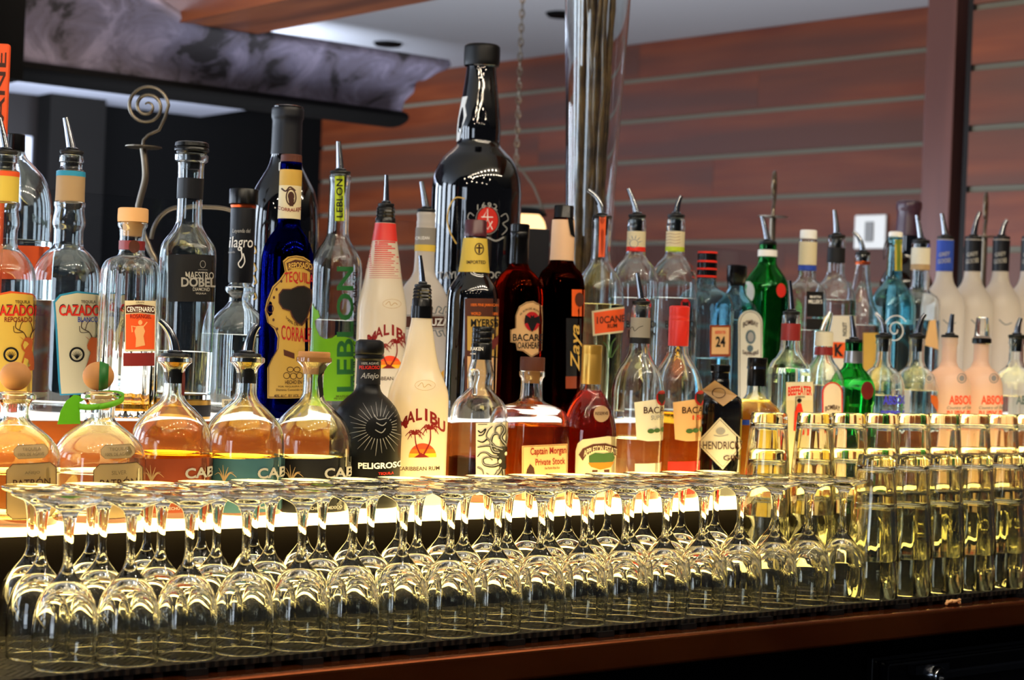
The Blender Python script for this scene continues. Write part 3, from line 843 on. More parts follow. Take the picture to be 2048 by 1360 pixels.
# ---- upper step, left half
CY_ = 'bottles on the upper lit step'
def cazadores(x, v, label, cap_label, edge, sub, subcol, paper, liq, deer_dx):
    X = lambda q: x + q
    b = Bottle('tequila_bottle', label, x, 600, 'U', v,
        [(312, 23), (324, 24), (326, 21), (338, 22), (342, 27), (403, 28), (405, 31), (412, 31), (416, 29), (432, 31), (447, 33), (462, 29), (482, 29), (494, 31), (506, 44), (524, 59), (546, 67), (570, 69), (780, 69), (812, 67)],
        'clear_glass', liq)
    b.pourer(300, 23, (x - 1, 236), .1, depth=46)
    nb = b.band('neck_label', 'tan_paper' if sub == 'BLANCO' else 'yellow_paper', 343, 403)
    b.band('neck_stripe', edge, 343, 353, .0009, nb)
    e = 12
    out = [(X(-24), 604), (X(-12), 590), (X(20), 583), (X(60), 587), (X(92), 604), (X(92), 660), (X(84), 786), (X(-12), 788), (X(-15), 760), (X(-20), 660)]
    o = b.label(edge, pts=out, name='label_border')
    inn = [(X(-20), 606), (X(-9), 593), (X(21), 587), (X(60), 590), (X(89), 606), (X(89), 660), (X(81), 783), (X(-9), 785), (X(-11), 760), (X(-16), 660)]
    l = b.label(paper, pts=inn, name='label', off=.0009)
    b.text('brown_ink', [('TEQUILA', X(28), 601, X(56), 608)], l, .0014)
    b.text('red_ink', [('CAZADORES', X(-12), 611, X(92), 632, dict(bold=.02))], l, .0016)
    b.text('brown_ink', [('CAZADORES', X(-13), 609, X(91), 631, dict(bold=.004))], l, .0013, 'lettering_shadow')
    b.text(subcol, [(sub, X(22 if sub == 'BLANCO' else 8), 634, X(60), 644)], l, .0014)
    # seal with an agave and the antlered head of a deer
    cx_, cyy = X(20), 708
    b.art('seal', 'black_ink', [outline(ell(cx_, cyy, 12.5, 13, 26), 3.6)] + [stroke([(cx_, cyy+8), (cx_ + 9*math.sin(a), cyy + 2 - 9*math.cos(a))], (2, .6)) for a in np.linspace(-1.2, 1.2, 7)], l, .0014)
    dx = X(47) + deer_dx
    b.art('deer', 'deer_ink', [[(dx-4, 680), (dx, 674), (dx+10, 675), (dx+14, 684), (dx+12, 700), (dx+22, 726), (dx+22, 740), (dx-14, 742), (dx-6, 722), (dx-1, 704), (dx-7, 697), (dx-8, 690)],
        [(dx-6, 676), (dx-12, 672), (dx-3, 680)], [(dx+12, 678), (dx+21, 671), (dx+14, 682)]], l, .0014)
    b.art('antlers', 'brown_ink', [stroke(curve([(dx+2, 675), (dx-4, 664), (dx-18, 655), (dx-16, 640)]), 1.6), stroke(curve([(dx-11, 659), (dx-8, 648), (dx-4, 642)]), 1.3), stroke(curve([(dx-4, 664), (dx-20, 664), (dx-22, 652)]), 1.2),
        stroke(curve([(dx+9, 675), (dx+14, 662), (dx+22, 655), (dx+20, 640)]), 1.6), stroke(curve([(dx+14, 662), (dx+12, 650), (dx+8, 642)]), 1.2)], l, .0013)
    return b
cazadores(0, 2.20, 'tequila bottle with orange-edged yellow deer label, cut off at the far left', '', 'orange_paper', 'REPOSADO', 'dark_red_ink', 'yellow_paper', (600, 'pale_gold'), 0)
b = cazadores(132, 2.20, 'clear tequila bottle with a blue-edged cream label showing a deer', '', 'teal_ink', 'BLANCO', 'blue_ink', 'cream_paper', (602, 'water'), 0)

b = Bottle('tequila_bottle', 'fluted clear tequila bottle with wooden cap and orange and maroon label', 258, 640, 'U', 2.075,
    [(444, 27), (447, 30), (452, 30), (458, 26), (500, 25), (512, 28), (517, 42), (528, 54), (548, 60), (575, 61), (815, 61)], 'clear_glass', (806, 'amber'), flute=(522, 832, .05, 18))
b.lathe('cap', 'pale_cork', [(416, 27), (418, 30), (436, 30.5), (444, 30)])
b.lathe('stopper', 'pale_cork', [(445, 20), (472, 19)])
nl = b.band('neck_label', 'maroon_band', 482, 500)
b.art('seal', 'brown_panel', [ell(268, 494, 10, 13)], nl, .0012)
l = b.label('cream_paper', rrect(250, 600, 310, 706, 7)and None or (250, 602, 309, 702))
b.art('name_panel', 'brown_panel', [[(252, 612), (280, 609), (307, 613), (307, 628), (280, 625), (252, 627)]], l, .0009)
b.art('picture_panel', 'orange_paper', [[(252, 629), (280, 627), (307, 630), (306, 698), (252, 698)]], l, .0009)
b.text('white_ink', [('CENTENARIO', 254, 614, 306, 624)], l, .0013)
b.text('brown_ink', [('GRAN', 271, 603.5, 286, 607)], l, .0013, 'small_lettering')
b.text('dark_red_ink', [('ROSANGEL', 260, 629, 300, 637)], l, .0013, 'sub_lettering')
b.art('figure', 'peach_paper', [ell(279, 645, 4, 5, 14), [(272, 652), (284, 651), (288, 662), (285, 672), (288, 690), (270, 694), (271, 676), (268, 662)], stroke([(273, 654), (263, 652), (264, 664)], 2.4), stroke([(284, 654), (292, 644)], 2.2)], l, .0013)
b.label('maroon_band', (247, 705, 307, 731), name='lower_label')

b = Bottle('tequila_bottle', 'tall clear tequila bottle with square black label and black stopper', 373, 570, 'U', 2.07,
    [(309, 31), (311, 33.5), (322, 33), (326, 27), (334, 26), (356, 25.5), (420, 25), (445, 26), (462, 33), (478, 45), (494, 54), (515, 57.5), (700, 57), (835, 56)], 'clear_glass', (702, 'water'), base=.03)
b.lathe('cap', 'black_plastic', [(284, 29), (286, 33), (293, 34), (294, 32), (297, 34.5), (302, 34.5), (304, 31), (308, 30)])
b.lathe('stopper', 'black_rubber', [(310, 18), (338, 17)])
b.band('neck_label', 'dark_navy', 357, 398)
l = b.label('black_panel', (338, 511, 428, 604))
b.text('dim_white_ink', [('MAESTRO', 371, 545, 425, 559), ('DIAMOND', 385, 576, 417, 583), ('TEQUILA', 390, 586, 410, 590)], l)
b.text('grey_ink', [('DOBEL', 363, 556, 428, 575, dict(bold=.03))], l, .0011, 'bold_lettering')
b.art('emblem', 'grey_ink', [outline(ell(404, 530, 5, 7, 16), 1), stroke([(395, 541), (413, 541)], .8)], l)
q = b.band('base_band', 'gold_foil', 799, 838)
b.band('black_band', 'black_panel', 808, 831, .001, q)

b = Bottle('tequila_bottle', 'clear round-shouldered tequila bottle with a tall black tube stopper', 478, 640, 'U', 2.19,
    [(566, 22), (572, 24), (575, 30), (583, 30.5), (588, 26), (592, 22), (602, 22), (612, 27), (626, 42), (643, 55), (664, 62), (690, 63), (815, 62)], 'clear_glass', (669, 'water'))
b.lathe('cap', 'black_plastic', [(378, 28), (380, 29), (408, 29)])
b.lathe('ring', 'copper', [(408, 24), (411, 26), (416, 25)])
t = b.lathe('tube', 'dark_navy', [(417, 24.5), (420, 25), (560, 25), (566, 24)])
class Tube: pass
def on_tube(b, hw, y0, y1):
    """a view of the bottle whose skin is the cap or tube between two heights"""
    q = Bottle.__new__(Bottle); q.__dict__.update(b.__dict__)
    za, zb = b.z(b.x, y1), b.z(b.x, y0)
    q.Z = np.array([za, zb]); q.Rr = np.array([hw*b.k, hw*b.k]); q.sq = False
    if b.sq:
        q.root = b.root
    return q
tb = on_tube(b, 25, 417, 566)
tb.text('dim_white_ink', [('Leyenda del', 466, 459, 500, 469, dict(shear=.2)), ('tequila', 457, 503, 471, 508)], t)
tb.text('white_ink', [('ilagro', 460, 474, 504, 503, dict(shear=.15, bold=.0))], t, .0012, 'script_lettering')
tb.art('flourish', 'white_ink', [stroke(curve([(481, 495), (484, 515), (477, 528), (482, 536), (489, 524), (486, 508)]), 2)], t)
l = b.label('cream_paper', (445, 796, 534, 812))
b.label('black_panel', (445, 813, 534, 824), name='lower_label')
b.text('black_ink', [('142', 512, 799, 524, 809), ('SILVER', 450, 799, 474, 808)], l)

b = Bottle('wine_bottle', 'large black wine bottle standing behind the blue tequila bottle', 566, 470, 'U', 2.34,
    [(212, 27), (214, 31), (236, 31.5), (239, 30), (243, 29), (312, 30), (330, 33), (352, 44), (385, 61), (430, 69), (480, 71), (790, 71)], 'black_glass', solid=True)
b.band('capsule', 'dark_navy', 213, 310)
b.art('vine_scroll', 'gold_ink', [stroke(curve([(500, q), (508, q-8), (514, q+6), (509, q+10)]), 2.2) for q in (500, 535, 560, 590)], b.body, .001)

b = Bottle('tequila_bottle', 'cobalt blue tequila bottle with a cut-out gold label and sealed cap', 571, 620, 'U', 2.08,
    [(325, 21), (330, 21.5), (345, 21.5), (440, 22), (455, 25), (472, 36), (492, 46), (512, 51), (540, 52), (812, 51)], 'cobalt_glass', (500, 'water'))
b.lathe('cap', 'brown_panel', [(309, 19), (311, 21), (324, 21.5)])
b.art('seal_strip', 'white_paper', [[(553, 322), (562, 326), (562, 342), (552, 341)], stroke(curve([(556, 322), (544, 324), (536, 333)]), 5)], b.body, .0022)
nl = b.band('neck_label', 'gold_paper', 340, 372)
n2 = b.band('lower_neck_label', 'cream_paper', 372, 438)
b.text('dark_red_ink', [('CORRALEJO', 557, 418, 604, 427, dict(arc=-6))], n2)
b.art('emblem', 'brown_ink', [outline(ell(582, 396, 9, 16, 22), 2.4), ell(582, 394, 6, 9), [(577, 400), (588, 400), (586, 414), (579, 414)], stroke(curve([(564, 378), (572, 384), (580, 376), (590, 383)]), 3)], n2)
ol = [(566, 524), (575, 516), (592, 513), (606, 515), (628, 528), (640, 540), (640, 795), (536, 795), (536, 735), (545, 715), (554, 700), (556, 676), (549, 658), (536, 645), (531, 620), (535, 602), (546, 574), (560, 560), (570, 545)]
l = b.label('gold_paper', pts=ol)
b.art('border', 'brown_ink', [outline([(p[0] + (2.5 if p[0] < 590 else -2.5), p[1] + (2.5 if p[1] < 650 else -2.5)) for p in ol], 1.2)], l)
b.art('upper_panel', 'brown_panel', [[(573, 528), (590, 521), (610, 524), (625, 536), (623, 548), (606, 538), (590, 536), (576, 543)]], l)
b.text('gold_ink', [('REPOSADO', 577, 526, 622, 538, dict(arc=3))], l, .0014, 'sub_lettering')
ox = [(559, 590), (566, 580), (582, 580), (594, 574), (606, 573), (620, 580), (624, 600), (618, 615), (612, 634), (602, 651), (592, 645), (584, 634), (580, 622), (566, 618), (559, 606)]
b.art('bull_panel', 'black_ink', [ox], l, .0012)
b.art('bull_panel_edge', 'brown_panel', [outline(ox, 2.4)], l, .0014)
b.text('crimson_ink', [('TEQUILA', 569, 545, 626, 569, dict(arc=4, slope=4, bold=.01)), ('CORRALEJO', 563, 655, 632, 692, dict(arc=-3, slope=5, bold=.008))], l)
b.text('brown_ink', [('HECHO EN MEXICO', 570, 759, 628, 767), ('100% DE AGAVE', 572, 646, 618, 652, dict(arc=-14)), ('POR: TEQUILERA CORRALEJO', 557, 770, 628, 774), ('Dominio Conocido en Hacienda', 553, 776, 628, 780), ('40% ALC. BY VOL. 80 PROOF', 549, 787, 628, 793)], l, .0011, 'small_lettering')
b.art('barrels', 'brown_ink', [outline(ell(573, 750, 6, 6, 14), 1.2), outline(ell(586, 751, 6, 6, 14), 1.2), outline(ell(598, 750, 6, 6, 14), 1.2), outline(ell(580, 738, 6, 5, 14), 1.2), outline(ell(593, 738, 6, 5, 14), 1.2)], l)
b.art('rivets', 'brown_panel', [ell(563, 564, 2.2, 3), ell(554, 580, 2.2, 3), ell(549, 596, 2.2, 3), ell(548, 640, 2.2, 3), ell(555, 658, 2.2, 3), outline(ell(542, 618, 6, 8, 16), 1.6)], l)
b.art('lower_panel', 'brown_panel', [[(567, 698), (588, 706), (588, 717), (568, 710)]], l)

b = Bottle('spirit_bottle', 'clear bottle with big green upright lettering and a lime neck sticker', 669, 640, 'U', 2.21,
    [(350, 20), (353, 22), (362, 22), (365, 20.5), (440, 21), (468, 22), (484, 28), (502, 40), (522, 49), (545, 52), (800, 51), (815, 50)], 'clear_glass', (640, 'water'), base=.02)
b.pourer(341, 20, (677, 283), .15, depth=44)
q = b.label('lime_paper', (670, 354, 688, 443), name='neck_label')
b.text('black_ink', [('LEBLON', 673, 360, 685, 436, dict(rot=90))], q)
b.text('green_ink', [('LEBLON', 673, 535, 706, 782, dict(rot=90, bold=.02))], b.body, .0009)
b.text('black_ink', [('NATURAL CACHAÇA BRASIL', 705, 540, 714, 782, dict(rot=90))], b.body, .0009, 'side_lettering')
b.art('map_print', 'green_film', [[(617, 598), (624, 606), (631, 618), (637, 622), (640, 634), (630, 642), (632, 655), (640, 672), (650, 678), (664, 676), (672, 670), (700, 676), (720, 690), (720, 800), (617, 800)]], b.body, .0005)
b.text('brown_ink', [('BRAZILIAN', 672, 789, 700, 793), ('PRODUCT', 668, 794, 694, 798)], b.body, .001, 'small_lettering')

def palm(x0, y0, x1, y1, s, lean=0):
    P = [stroke(curve([(x0, y0), ((x0+x1)/2 + lean, (y0+y1)/2), (x1, y1)]), (3.0*s, 1.9*s))]
    for a, l in ((-168, 19), (-140, 17), (-115, 13), (-70, 14), (-45, 17), (-15, 19), (18, 15), (160, 15)):
        t = math.radians(a); ex, ey = x1 + l*s*math.cos(t), y1 + l*s*math.sin(t)*.75 + 7*s
        mx_, my_ = x1 + l*s*.55*math.cos(t), y1 + l*s*.55*math.sin(t)*.9 - 2*s
        P.append(stroke(curve([(x1, y1), (mx_, my_), (ex, ey)], 4), (3.2*s, 1.0*s)))
        P.append(stroke([(mx_, my_), (mx_ + 1.5*s, my_ + 7*s)], (2*s, .6*s)))
    return P
def malibu(x, v, tier, label, prof, tip, ycap, band, cx_, yt, s, xr):
    b = Bottle('rum_bottle', label, x, yt, tier, v, prof, 'white_lacquer', solid=True)
    b.pourer(ycap, 16, tip, .12, depth=10)
    # a black screw collar
    b.lathe('collar', 'black_plastic', [(ycap+8, 17), (ycap+12, 19), (ycap+14, 17.5), (ycap+18, 19), (ycap+21, 17.5), (ycap+25, 19.5), (ycap+28, 18), (ycap+31, 20), (band, 20.5)])
    b.text('dark_red_ink', sum([[(ch, xx - w/2, yy, xx + w/2, yy + 24*s, dict(slope=sl, bold=.03))] for ch, xx, yy, w, sl in
        ((c, cx_ + dx*s, yt + dy*s, w_*s, sl_*s) for c, dx, dy, w_, sl_ in (('M', -38, 22, 19, -10), ('A', -22, 9, 17, -6), ('L', -6, 3, 12, -2), ('I', 8, 4, 5, 2), ('B', 23, 12, 15, 7), ('U', 38, 26, 15, 10)))], []), b.body, .0006)
    cyy = yt + 100*s
    b.art('sun_top', 'rose_ink', [ell(cx_ + 1, cyy, 27*s, 28*s, 20, math.pi + .62, 2*math.pi - .62)], b.body, .0004)
    b.art('sun_middle', 'orange_ink', [[(cx_ + 1 - 27*s, cyy)] + ell(cx_ + 1, cyy, 27*s, 28*s, 5, math.pi, math.pi + .62) + ell(cx_ + 1, cyy, 27*s, 28*s, 5, 2*math.pi - .62, 2*math.pi)], b.body, .0004)
    b.art('sun_low', 'yellow_ink', [[(cx_ + 1 - 27*s, cyy), (cx_ + 1 - 25.5*s, cyy - 8*s), (cx_ + 1 + 25.5*s, cyy - 8*s), (cx_ + 1 + 27*s, cyy)]], b.body, .0006)
    b.art('palm_trees', 'dark_red_ink', palm(cx_ - 3*s, cyy - 4*s, cx_ - 14*s, yt + 54*s, s, -3) + palm(cx_ + 2*s, cyy - 4*s, cx_ + 16*s, yt + 44*s, 1.1*s, 6) +
          [[(cx_ - 16*s, cyy), (cx_ - 2*s, cyy - 9*s), (cx_ + 14*s, cyy)]], b.body, .0008)
    b.text('brown_ink', [('CARIBBEAN RUM', cx_ - 47*s, yt + 118*s, cx_ + 34*s, yt + 126*s)], b.body, .0006, 'small_lettering')
    b.art('signature', 'gold_ink', [outline(ell(cx_ + 6*s, yt - 42*s, 20*s, 10*s, 20), .5), stroke(curve([(cx_ - 8*s, yt - 40*s), (cx_, yt - 47*s), (cx_ + 4*s, yt - 38*s), (cx_ + 12*s, yt - 44*s), (cx_ + 18*s, yt - 40*s)]), .9)], b.body, .0005)
    return b
b = malibu(763, 2.13, 'U', 'white rum bottle with red fading neck and palm trees, behind the black tequila bottle',
    [(440, 20), (447, 20.5), (500, 28), (535, 34), (565, 39), (588, 44), (606, 48), (620, 49.5), (800, 49.5)], (773, 350), 406, 446, 778, 646, .9, 815)
b.band('red_neck', 'red_cap', 447, 482, .0005)
q = b.art('red_fade_lines', 'red_cap', [stroke([(x0, y), (x1, y + .4)], w) for y, x0, x1, w in [(485 + i*4.2, 763 - 27 - i*.9 + (i*7 % 5)*2, 763 + 27 + i*.9 - (i*5 % 7)*3, 3.0 - i*.14) for i in range(18)]], b.body, .0005)

b = Bottle('rum_bottle', 'frosted white rum bottle with grey and yellow neck band', 846, 600, 'U', 2.25,
    [(424, 17), (428, 19), (440, 18), (446, 19), (452, 18.5), (456, 19.5), (505, 20), (540, 21), (553, 25), (570, 37), (590, 47), (612, 51), (800, 51)], 'frosted_glass', solid=True)
b.pourer(417, 18, (843, 363), .05, depth=12)
nl = b.band('neck_label', 'grey_paper', 456, 490)
b.text('white_ink', [('CRUZAN', 832, 474, 858, 480)], nl)
b.band('yellow_band', 'yellow_paper', 490, 503)
l = b.label('brown_panel', (800, 633, 905, 655), name='name_band')
b.text('white_ink', [('CRUZAN', 838, 637, 908, 652, dict(bold=.03))], l)
b.art('scrolls', 'slate_ink', sum([[stroke(curve([(c, 628), (c+5, 614), (c+12, 618), (c+7, 625), (c+16, 628)]), 1.7), stroke(curve([(c, 660), (c+5, 672), (c+12, 670), (c+7, 663), (c+16, 661)]), 1.7)] for c in (836, 853, 870, 884)], []) +
      [stroke([(812, 631), (905, 631)], 1.2), stroke([(812, 657.5), (905, 657.5)], 1.2)], b.body, .0006)
b.art('lemon_print', 'yellow_ink', [[(878, 748), (888, 738), (897, 730), (900, 760), (886, 772)]], b.body, .0006)

b = Bottle('port_bottle', 'giant black port bottle with a red crest, tallest on the shelf', 952, 420, 'U', 2.37,
    [(90, 30), (93, 34), (110, 34.5), (131, 34), (135, 30), (150, 31), (190, 36), (230, 41), (262, 43.5), (282, 43), (292, 45), (302, 54), (318, 70), (340, 82), (362, 88), (385, 90), (800, 90)], 'black_glass', solid=True, segs=72)
b.band('capsule', 'black_matte', 90, 132, .0014)
b.art('white_sticker', 'white_paper', [[(926, 196), (936, 196), (931, 215), (934, 235), (924, 262), (920, 282), (912, 284), (916, 240)]], b.body, .001)
b.text('dim_white_ink', [('1692', 954, 411, 993, 422, dict(arc=5, spacing=1.4))], b.body, .0009)
l = b.art('red_seal', 'red_panel', [ell(974, 446, 20, 25)], b.body, .0012)
b.art('seal_mark', 'white_ink', [stroke([(966, 440), (974, 424), (974, 446)], 1.6), stroke([(962, 440), (984, 440)], 1.6), stroke([(965, 464), (974, 444), (983, 464)], 1.6), stroke([(965, 448), (974, 464), (983, 448)], 1.6)], l, .0016)
b.art('crest_lines', 'grey_ink', [stroke(curve([(948, 438), (940, 432), (936, 442), (944, 450), (938, 460), (946, 470)]), 1.6), stroke(curve([(1000, 438), (1010, 432), (1014, 444), (1004, 452), (1012, 462), (1002, 474)]), 1.6),
     stroke(curve([(944, 478), (960, 484), (974, 480), (990, 486), (1006, 478)]), 3), outline(ell(974, 446, 22.5, 27.5, 28), 1)], b.body, .0009)
b.art('moulded_ring', 'gold_ink', [stroke(curve([(930, 404), (912, 402), (900, 420), (896, 445), (902, 470), (914, 492)]), 2.2)], b.body, .0009)
b.text('dim_white_ink', [('TAYLOR FLADGATE', 878, 546, 1030, 560)], b.body, .0009, 'name_lettering')

b = Bottle('rum_bottle', 'black rum bottle with yellow neck and brown and yellow label', 945, 620, 'U', 2.10,
    [(466, 21), (470, 22), (476, 23), (540, 30), (552, 33), (566, 42), (584, 50), (606, 52), (805, 52)], 'black_glass', solid=True)
b.lathe('cap', 'maroon_cap', [(440, 20), (443, 22), (464, 22), (466, 23), (474, 22.5)])
nl = b.band('neck_label', 'yellow_paper', 477, 545)
b.text('brown_ink', [('IMPORTED', 934, 522, 970, 529)], nl)
b.art('emblem', 'brown_ink', [outline(ell(958, 499, 8, 11, 18), 2), stroke([(958, 490), (958, 508)], 3), stroke([(952, 497), (964, 497)], 3)], nl)
l = b.label('brown_panel', (930, 598, 1000, 800))
q = b.art('yellow_panel', 'gold_paper', [[(935, 633), (998, 634), (998, 715), (935, 700)]], l)
b.art('lower_panel', 'peach_paper', [[(935, 712), (998, 716), (998, 790), (935, 790)]], l)
b.text('orange_ink', [("100% FINE JAMAICAN", 942, 608, 996, 615), ('WORLD', 942, 625, 961, 631), ('1898', 984, 625, 994, 631)], l, .0012, 'small_lettering')
b.text('black_ink', [("MYERS'S", 942, 638, 995, 654, dict(bold=.02)), ('RUM', 955, 656, 986, 668, dict(bold=.02))], l, .0014)
b.art('swoosh', 'maroon_panel', [[(975, 690), (985, 678), (998, 668), (998, 684), (986, 698), (972, 704)]], l, .0013)

b = Bottle('rum_bottle', 'dark amber rum bottle with black cap and cream bat crest label', 1034, 620, 'U', 2.112,
    [(528, 19), (536, 22), (546, 33), (560, 44), (578, 50), (600, 52), (800, 52)], 'oak_rum', solid=True)
b.lathe('cap', 'black_plastic', [(448, 17), (450, 19), (463, 19), (464, 18), (466, 19), (478, 19), (479, 18.5), (524, 19.5), (528, 19.5)])
ol = [(1031, 632), (1038, 614), (1052, 605), (1066, 603), (1084, 612), (1086, 640), (1090, 655), (1096, 657), (1096, 684), (1088, 700), (1062, 714), (1046, 702), (1034, 700), (1032, 686), (1021, 684), (1021, 660), (1031, 656)]
l = b.label('peach_paper', pts=ol)
b.art('border', 'brown_ink', [outline([(p[0]*.965 + 1060*.035, p[1]*.965 + 658*.035) for p in ol], .9)], l, .0011)
q = b.art('bat_roundel', 'crimson_ink', [ell(1063, 643, 15, 19)], l, .0012)
b.art('bat', 'black_ink', [[(1063, 634), (1066, 630), (1067, 636), (1077, 632), (1079, 648), (1072, 646), (1067, 658), (1063, 664), (1059, 658), (1054, 646), (1048, 648), (1050, 630), (1060, 637), (1060, 630)]], q, .0016)
b.text('black_ink', [('BACARDI', 1026, 668, 1092, 682, dict(bold=.01)), ('OAKHEART', 1035, 684, 1084, 697)], l, .0012)
b.text('brown_ink', [('EL RON DEL MUNDO', 1040, 616, 1082, 620, dict(arc=12))], l, .0012, 'small_lettering')

b = Bottle('rum_bottle', 'dark red rum bottle with beige wrapped neck and black cap', 1120, 620, 'U', 2.124,
    [(436, 20), (440, 21), (522, 23), (532, 28), (545, 40), (562, 46), (590, 48), (775, 47), (795, 46)], 'dark_rum', (560, 'red_rum'), base=.016)
b.lathe('cap', 'black_plastic', [(411, 18), (413, 19.5), (438, 19.5), (440, 20.5)])
b.band('neck_wrap', 'beige_wrap', 440, 521, .0012)
b.art('cap_tag', 'black_matte', [[(1134, 436), (1143, 440), (1146, 476), (1139, 470)]], b.body, .003)
l = b.label('black_panel', (1132, 637, 1175, 752))
b.text('gold_ink', [('Zaya', 1140, 650, 1163, 742, dict(rot=90, shear=.3))], l)
b.label('rust_panel', (1131, 752, 1174, 776), name='lower_label')
b.label('orange_red_panel', (1143, 580, 1170, 633), name='upper_panel')
b.art('upper_seal', 'brown_panel', [ell(1158, 600, 9, 14)], b.body, .0009)

bx = barbox('dark_gift_box', 0, .05, 0, .05, 0, 1, 'dark_navy')
bpy.data.objects.remove(bx)
p = at_row(1068, 500, 2.29); ztop_ = p.z + (500-459)*p.y/F
V, Fc = box_geo(-.021, .021, -.02, .02, 0, ztop_ - Z_UP)
bx = bevelled(link('gift_box', V, Fc, 'dark_navy', None, 0, (p.x, p.y, Z_UP), (0, 0, BAR_ROT - .5)), .001)
tag(bx, 'narrow dark navy carton between the black-capped rum and the beige-necked bottle', 'box')
# ---- upper step, right half
b = Bottle('rum_bottle', 'clear rum bottle with a tilted orange label and orange neck strip', 1197, 620, 'U', 2.135,
    [(436, 19), (440, 20), (448, 20), (452, 18.5), (500, 19), (522, 20.5), (534, 26), (550, 37), (572, 47), (598, 50), (790, 50)], 'clear_glass', (608, 'pale_gold'), base=.012)
b.pourer(430, 19, (1176, 380), .75, depth=40)
b.label('orange_paper', pts=[(1199, 434), (1212, 433), (1209, 515), (1197, 515)], name='neck_strip')
l = b.label('cream_paper', pts=[(1184, 623), (1251, 613), (1251, 664), (1186, 672)], off=.001)
b.art('orange_panel', 'orange_paper', [[(1188, 626), (1250, 617), (1250, 660), (1190, 668)]], l, .0014)
b.text('brown_ink', [('10CANE', 1194, 632, 1248, 646, dict(slope=-5)), ('RUM', 1214, 648, 1232, 656, dict(slope=-2))], l, .0018)
b.art('cane_print', 'leaf_ink', [stroke(curve([(1218, 715), (1214, 695), (1206, 684)]), 2), stroke(curve([(1220, 715), (1222, 690), (1230, 676)]), 2), stroke(curve([(1216, 715), (1219, 700), (1217, 680)]), 2), stroke(curve([(1222, 715), (1230, 700), (1236, 690)]), 1.6)], b.body, .0009)

def clear_rum(x, v, label, tip, bend, band, ink, word, wx, wy, tint='clear_glass'):
    b = Bottle('rum_bottle', label, x, 620, 'U', v,
        [(438, 16), (440, 18.5), (448, 18), (452, 19.5), (458, 19), (462, 18), (504, 18.5), (514, 22), (528, 34), (546, 44), (570, 49), (600, 49.5), (800, 49)], tint, (596, 'water'), base=.012)
    b.pourer(428, 17, tip, bend, depth=42)
    nl = b.band('neck_label', 'cream_paper', 463, 494)
    b.band('neck_stripe', band, 494, 503)
    l = b.art('bat_roundel', 'crimson_ink', [ell(x + 25, 611, 9, 12)], b.body, .0008)
    b.art('bat', 'black_ink', [[(x+25, 606), (x+31, 604), (x+31, 613), (x+25, 620), (x+19, 613), (x+19, 604)]], l, .0012)
    b.text(ink, [('BACARDI', x - 14, 642, x + 46, 656, dict(bold=.012)), (word, x - 10, 661, x + 44, 675)], b.body, .0008)
    return b, nl
b, nl = clear_rum(1267, 2.15, 'clear rum bottle with red-edged cream neck label and a sun drawing', (1256, 377), .2, 'red_ink', 'black_ink', 'DRAGON', 0, 0)
b.art('sun_drawing', 'grey_ink', [outline(ell(1268, 488, 8, 8, 16), 1.2)] + [stroke([(1268 + 10*math.cos(a), 488 + 10*math.sin(a)), (1268 + 17*math.cos(a), 488 + 17*math.sin(a))], (2, .5)) for a in np.linspace(math.pi + .3, 2*math.pi - .3, 6)], nl)
b, nl = clear_rum(1345, 2.162, 'clear rum bottle with lime-edged cream neck label', (1363, 392), .7, 'lime_paper', 'black_ink', 'LIMON', 0, 0)
b.art('wave_lines', 'tan_paper', [stroke(curve([(1330, q), (1340, q - 2), (1350, q), (1360, q - 2)]), 1.2) for q in (470, 476, 482, 488)], nl)
b.art('lemon_print', 'yellow_ink', [stroke(curve([(1340, 700+q), (1352, 694+q), (1366, 698+q)]), 4) for q in (0, 9, 18)], b.body, .0008)

b = Bottle('gin_bottle', 'pale blue textured gin bottle with red-striped black cap and a 24 label', 1410, 640, 'U', 2.18,
    [(556, 18), (560, 19), (572, 20), (578, 26, 2.5), (586, 44, 4), (596, 57, 6), (610, 61, 7), (790, 60, 7)], 'aqua_glass', (716, 'water'), sq=True)
b.lathe('cap', 'black_plastic', [(503, 17), (505, 19), (554, 19.5), (557, 19)])
cpb = on_tube(b, 19.5, 500, 560)
for y in (503, 521, 536, 551): cpb.band('cap_stripe', 'red_ink', y, y + 4, .0004)
l = b.label('rust_panel', (1419, 651, 1460, 713))
b.art('inner_panel', 'peach_paper', [[(1423, 655), (1457, 655), (1456, 708), (1422, 708)]], l)
b.text('black_ink', [('24', 1430, 673, 1449, 694, dict(bold=.03))], l, .0013)
b.text('red_ink', [('BEEFEATER', 1429, 662, 1450, 668)], l, .0013, 'small_lettering')

b = Bottle('gin_bottle', 'sapphire blue gin bottle with arched cream label and black cap', 1470, 640, 'U', 2.22,
    [(570, 17), (576, 17.5), (588, 20, 2.5), (600, 30, 3), (614, 42, 4), (632, 51, 6), (660, 53, 6), (800, 52, 6)], 'sapphire_glass', (640, 'water'), sq=True)
b.lathe('cap', 'black_plastic', [(530, 18), (532, 20), (560, 20), (562, 18.5), (572, 18)])
ar = [(1476, 800), (1476, 645)] + [(1500 + 24*math.cos(a), 645 + 24*math.sin(a)) for a in np.linspace(math.pi, 2*math.pi, 13)] + [(1524, 800)]
l = b.label('ivory_paper', pts=ar)
b.art('border', 'brown_ink', [outline([(p[0] + (1500 - p[0])*.12, p[1] + (3 if p[1] < 700 else 0)) for p in ar], 1)], l)
b.text('brown_ink', [('BOMBAY', 1485, 640, 1515, 650, dict(arc=6, bold=.02)), ('SAPPHIRE', 1484, 704, 1516, 712, dict(arc=-5, bold=.02))], l)
b.art('medallion', 'slate_ink', [ell(1500, 674, 10, 14), ell(1499, 697, 6, 7)], l)
b.art('medallion_centre', 'aqua_glass' and 'grey_ink', [ell(1500, 674, 6.5, 10)], l, .0013)

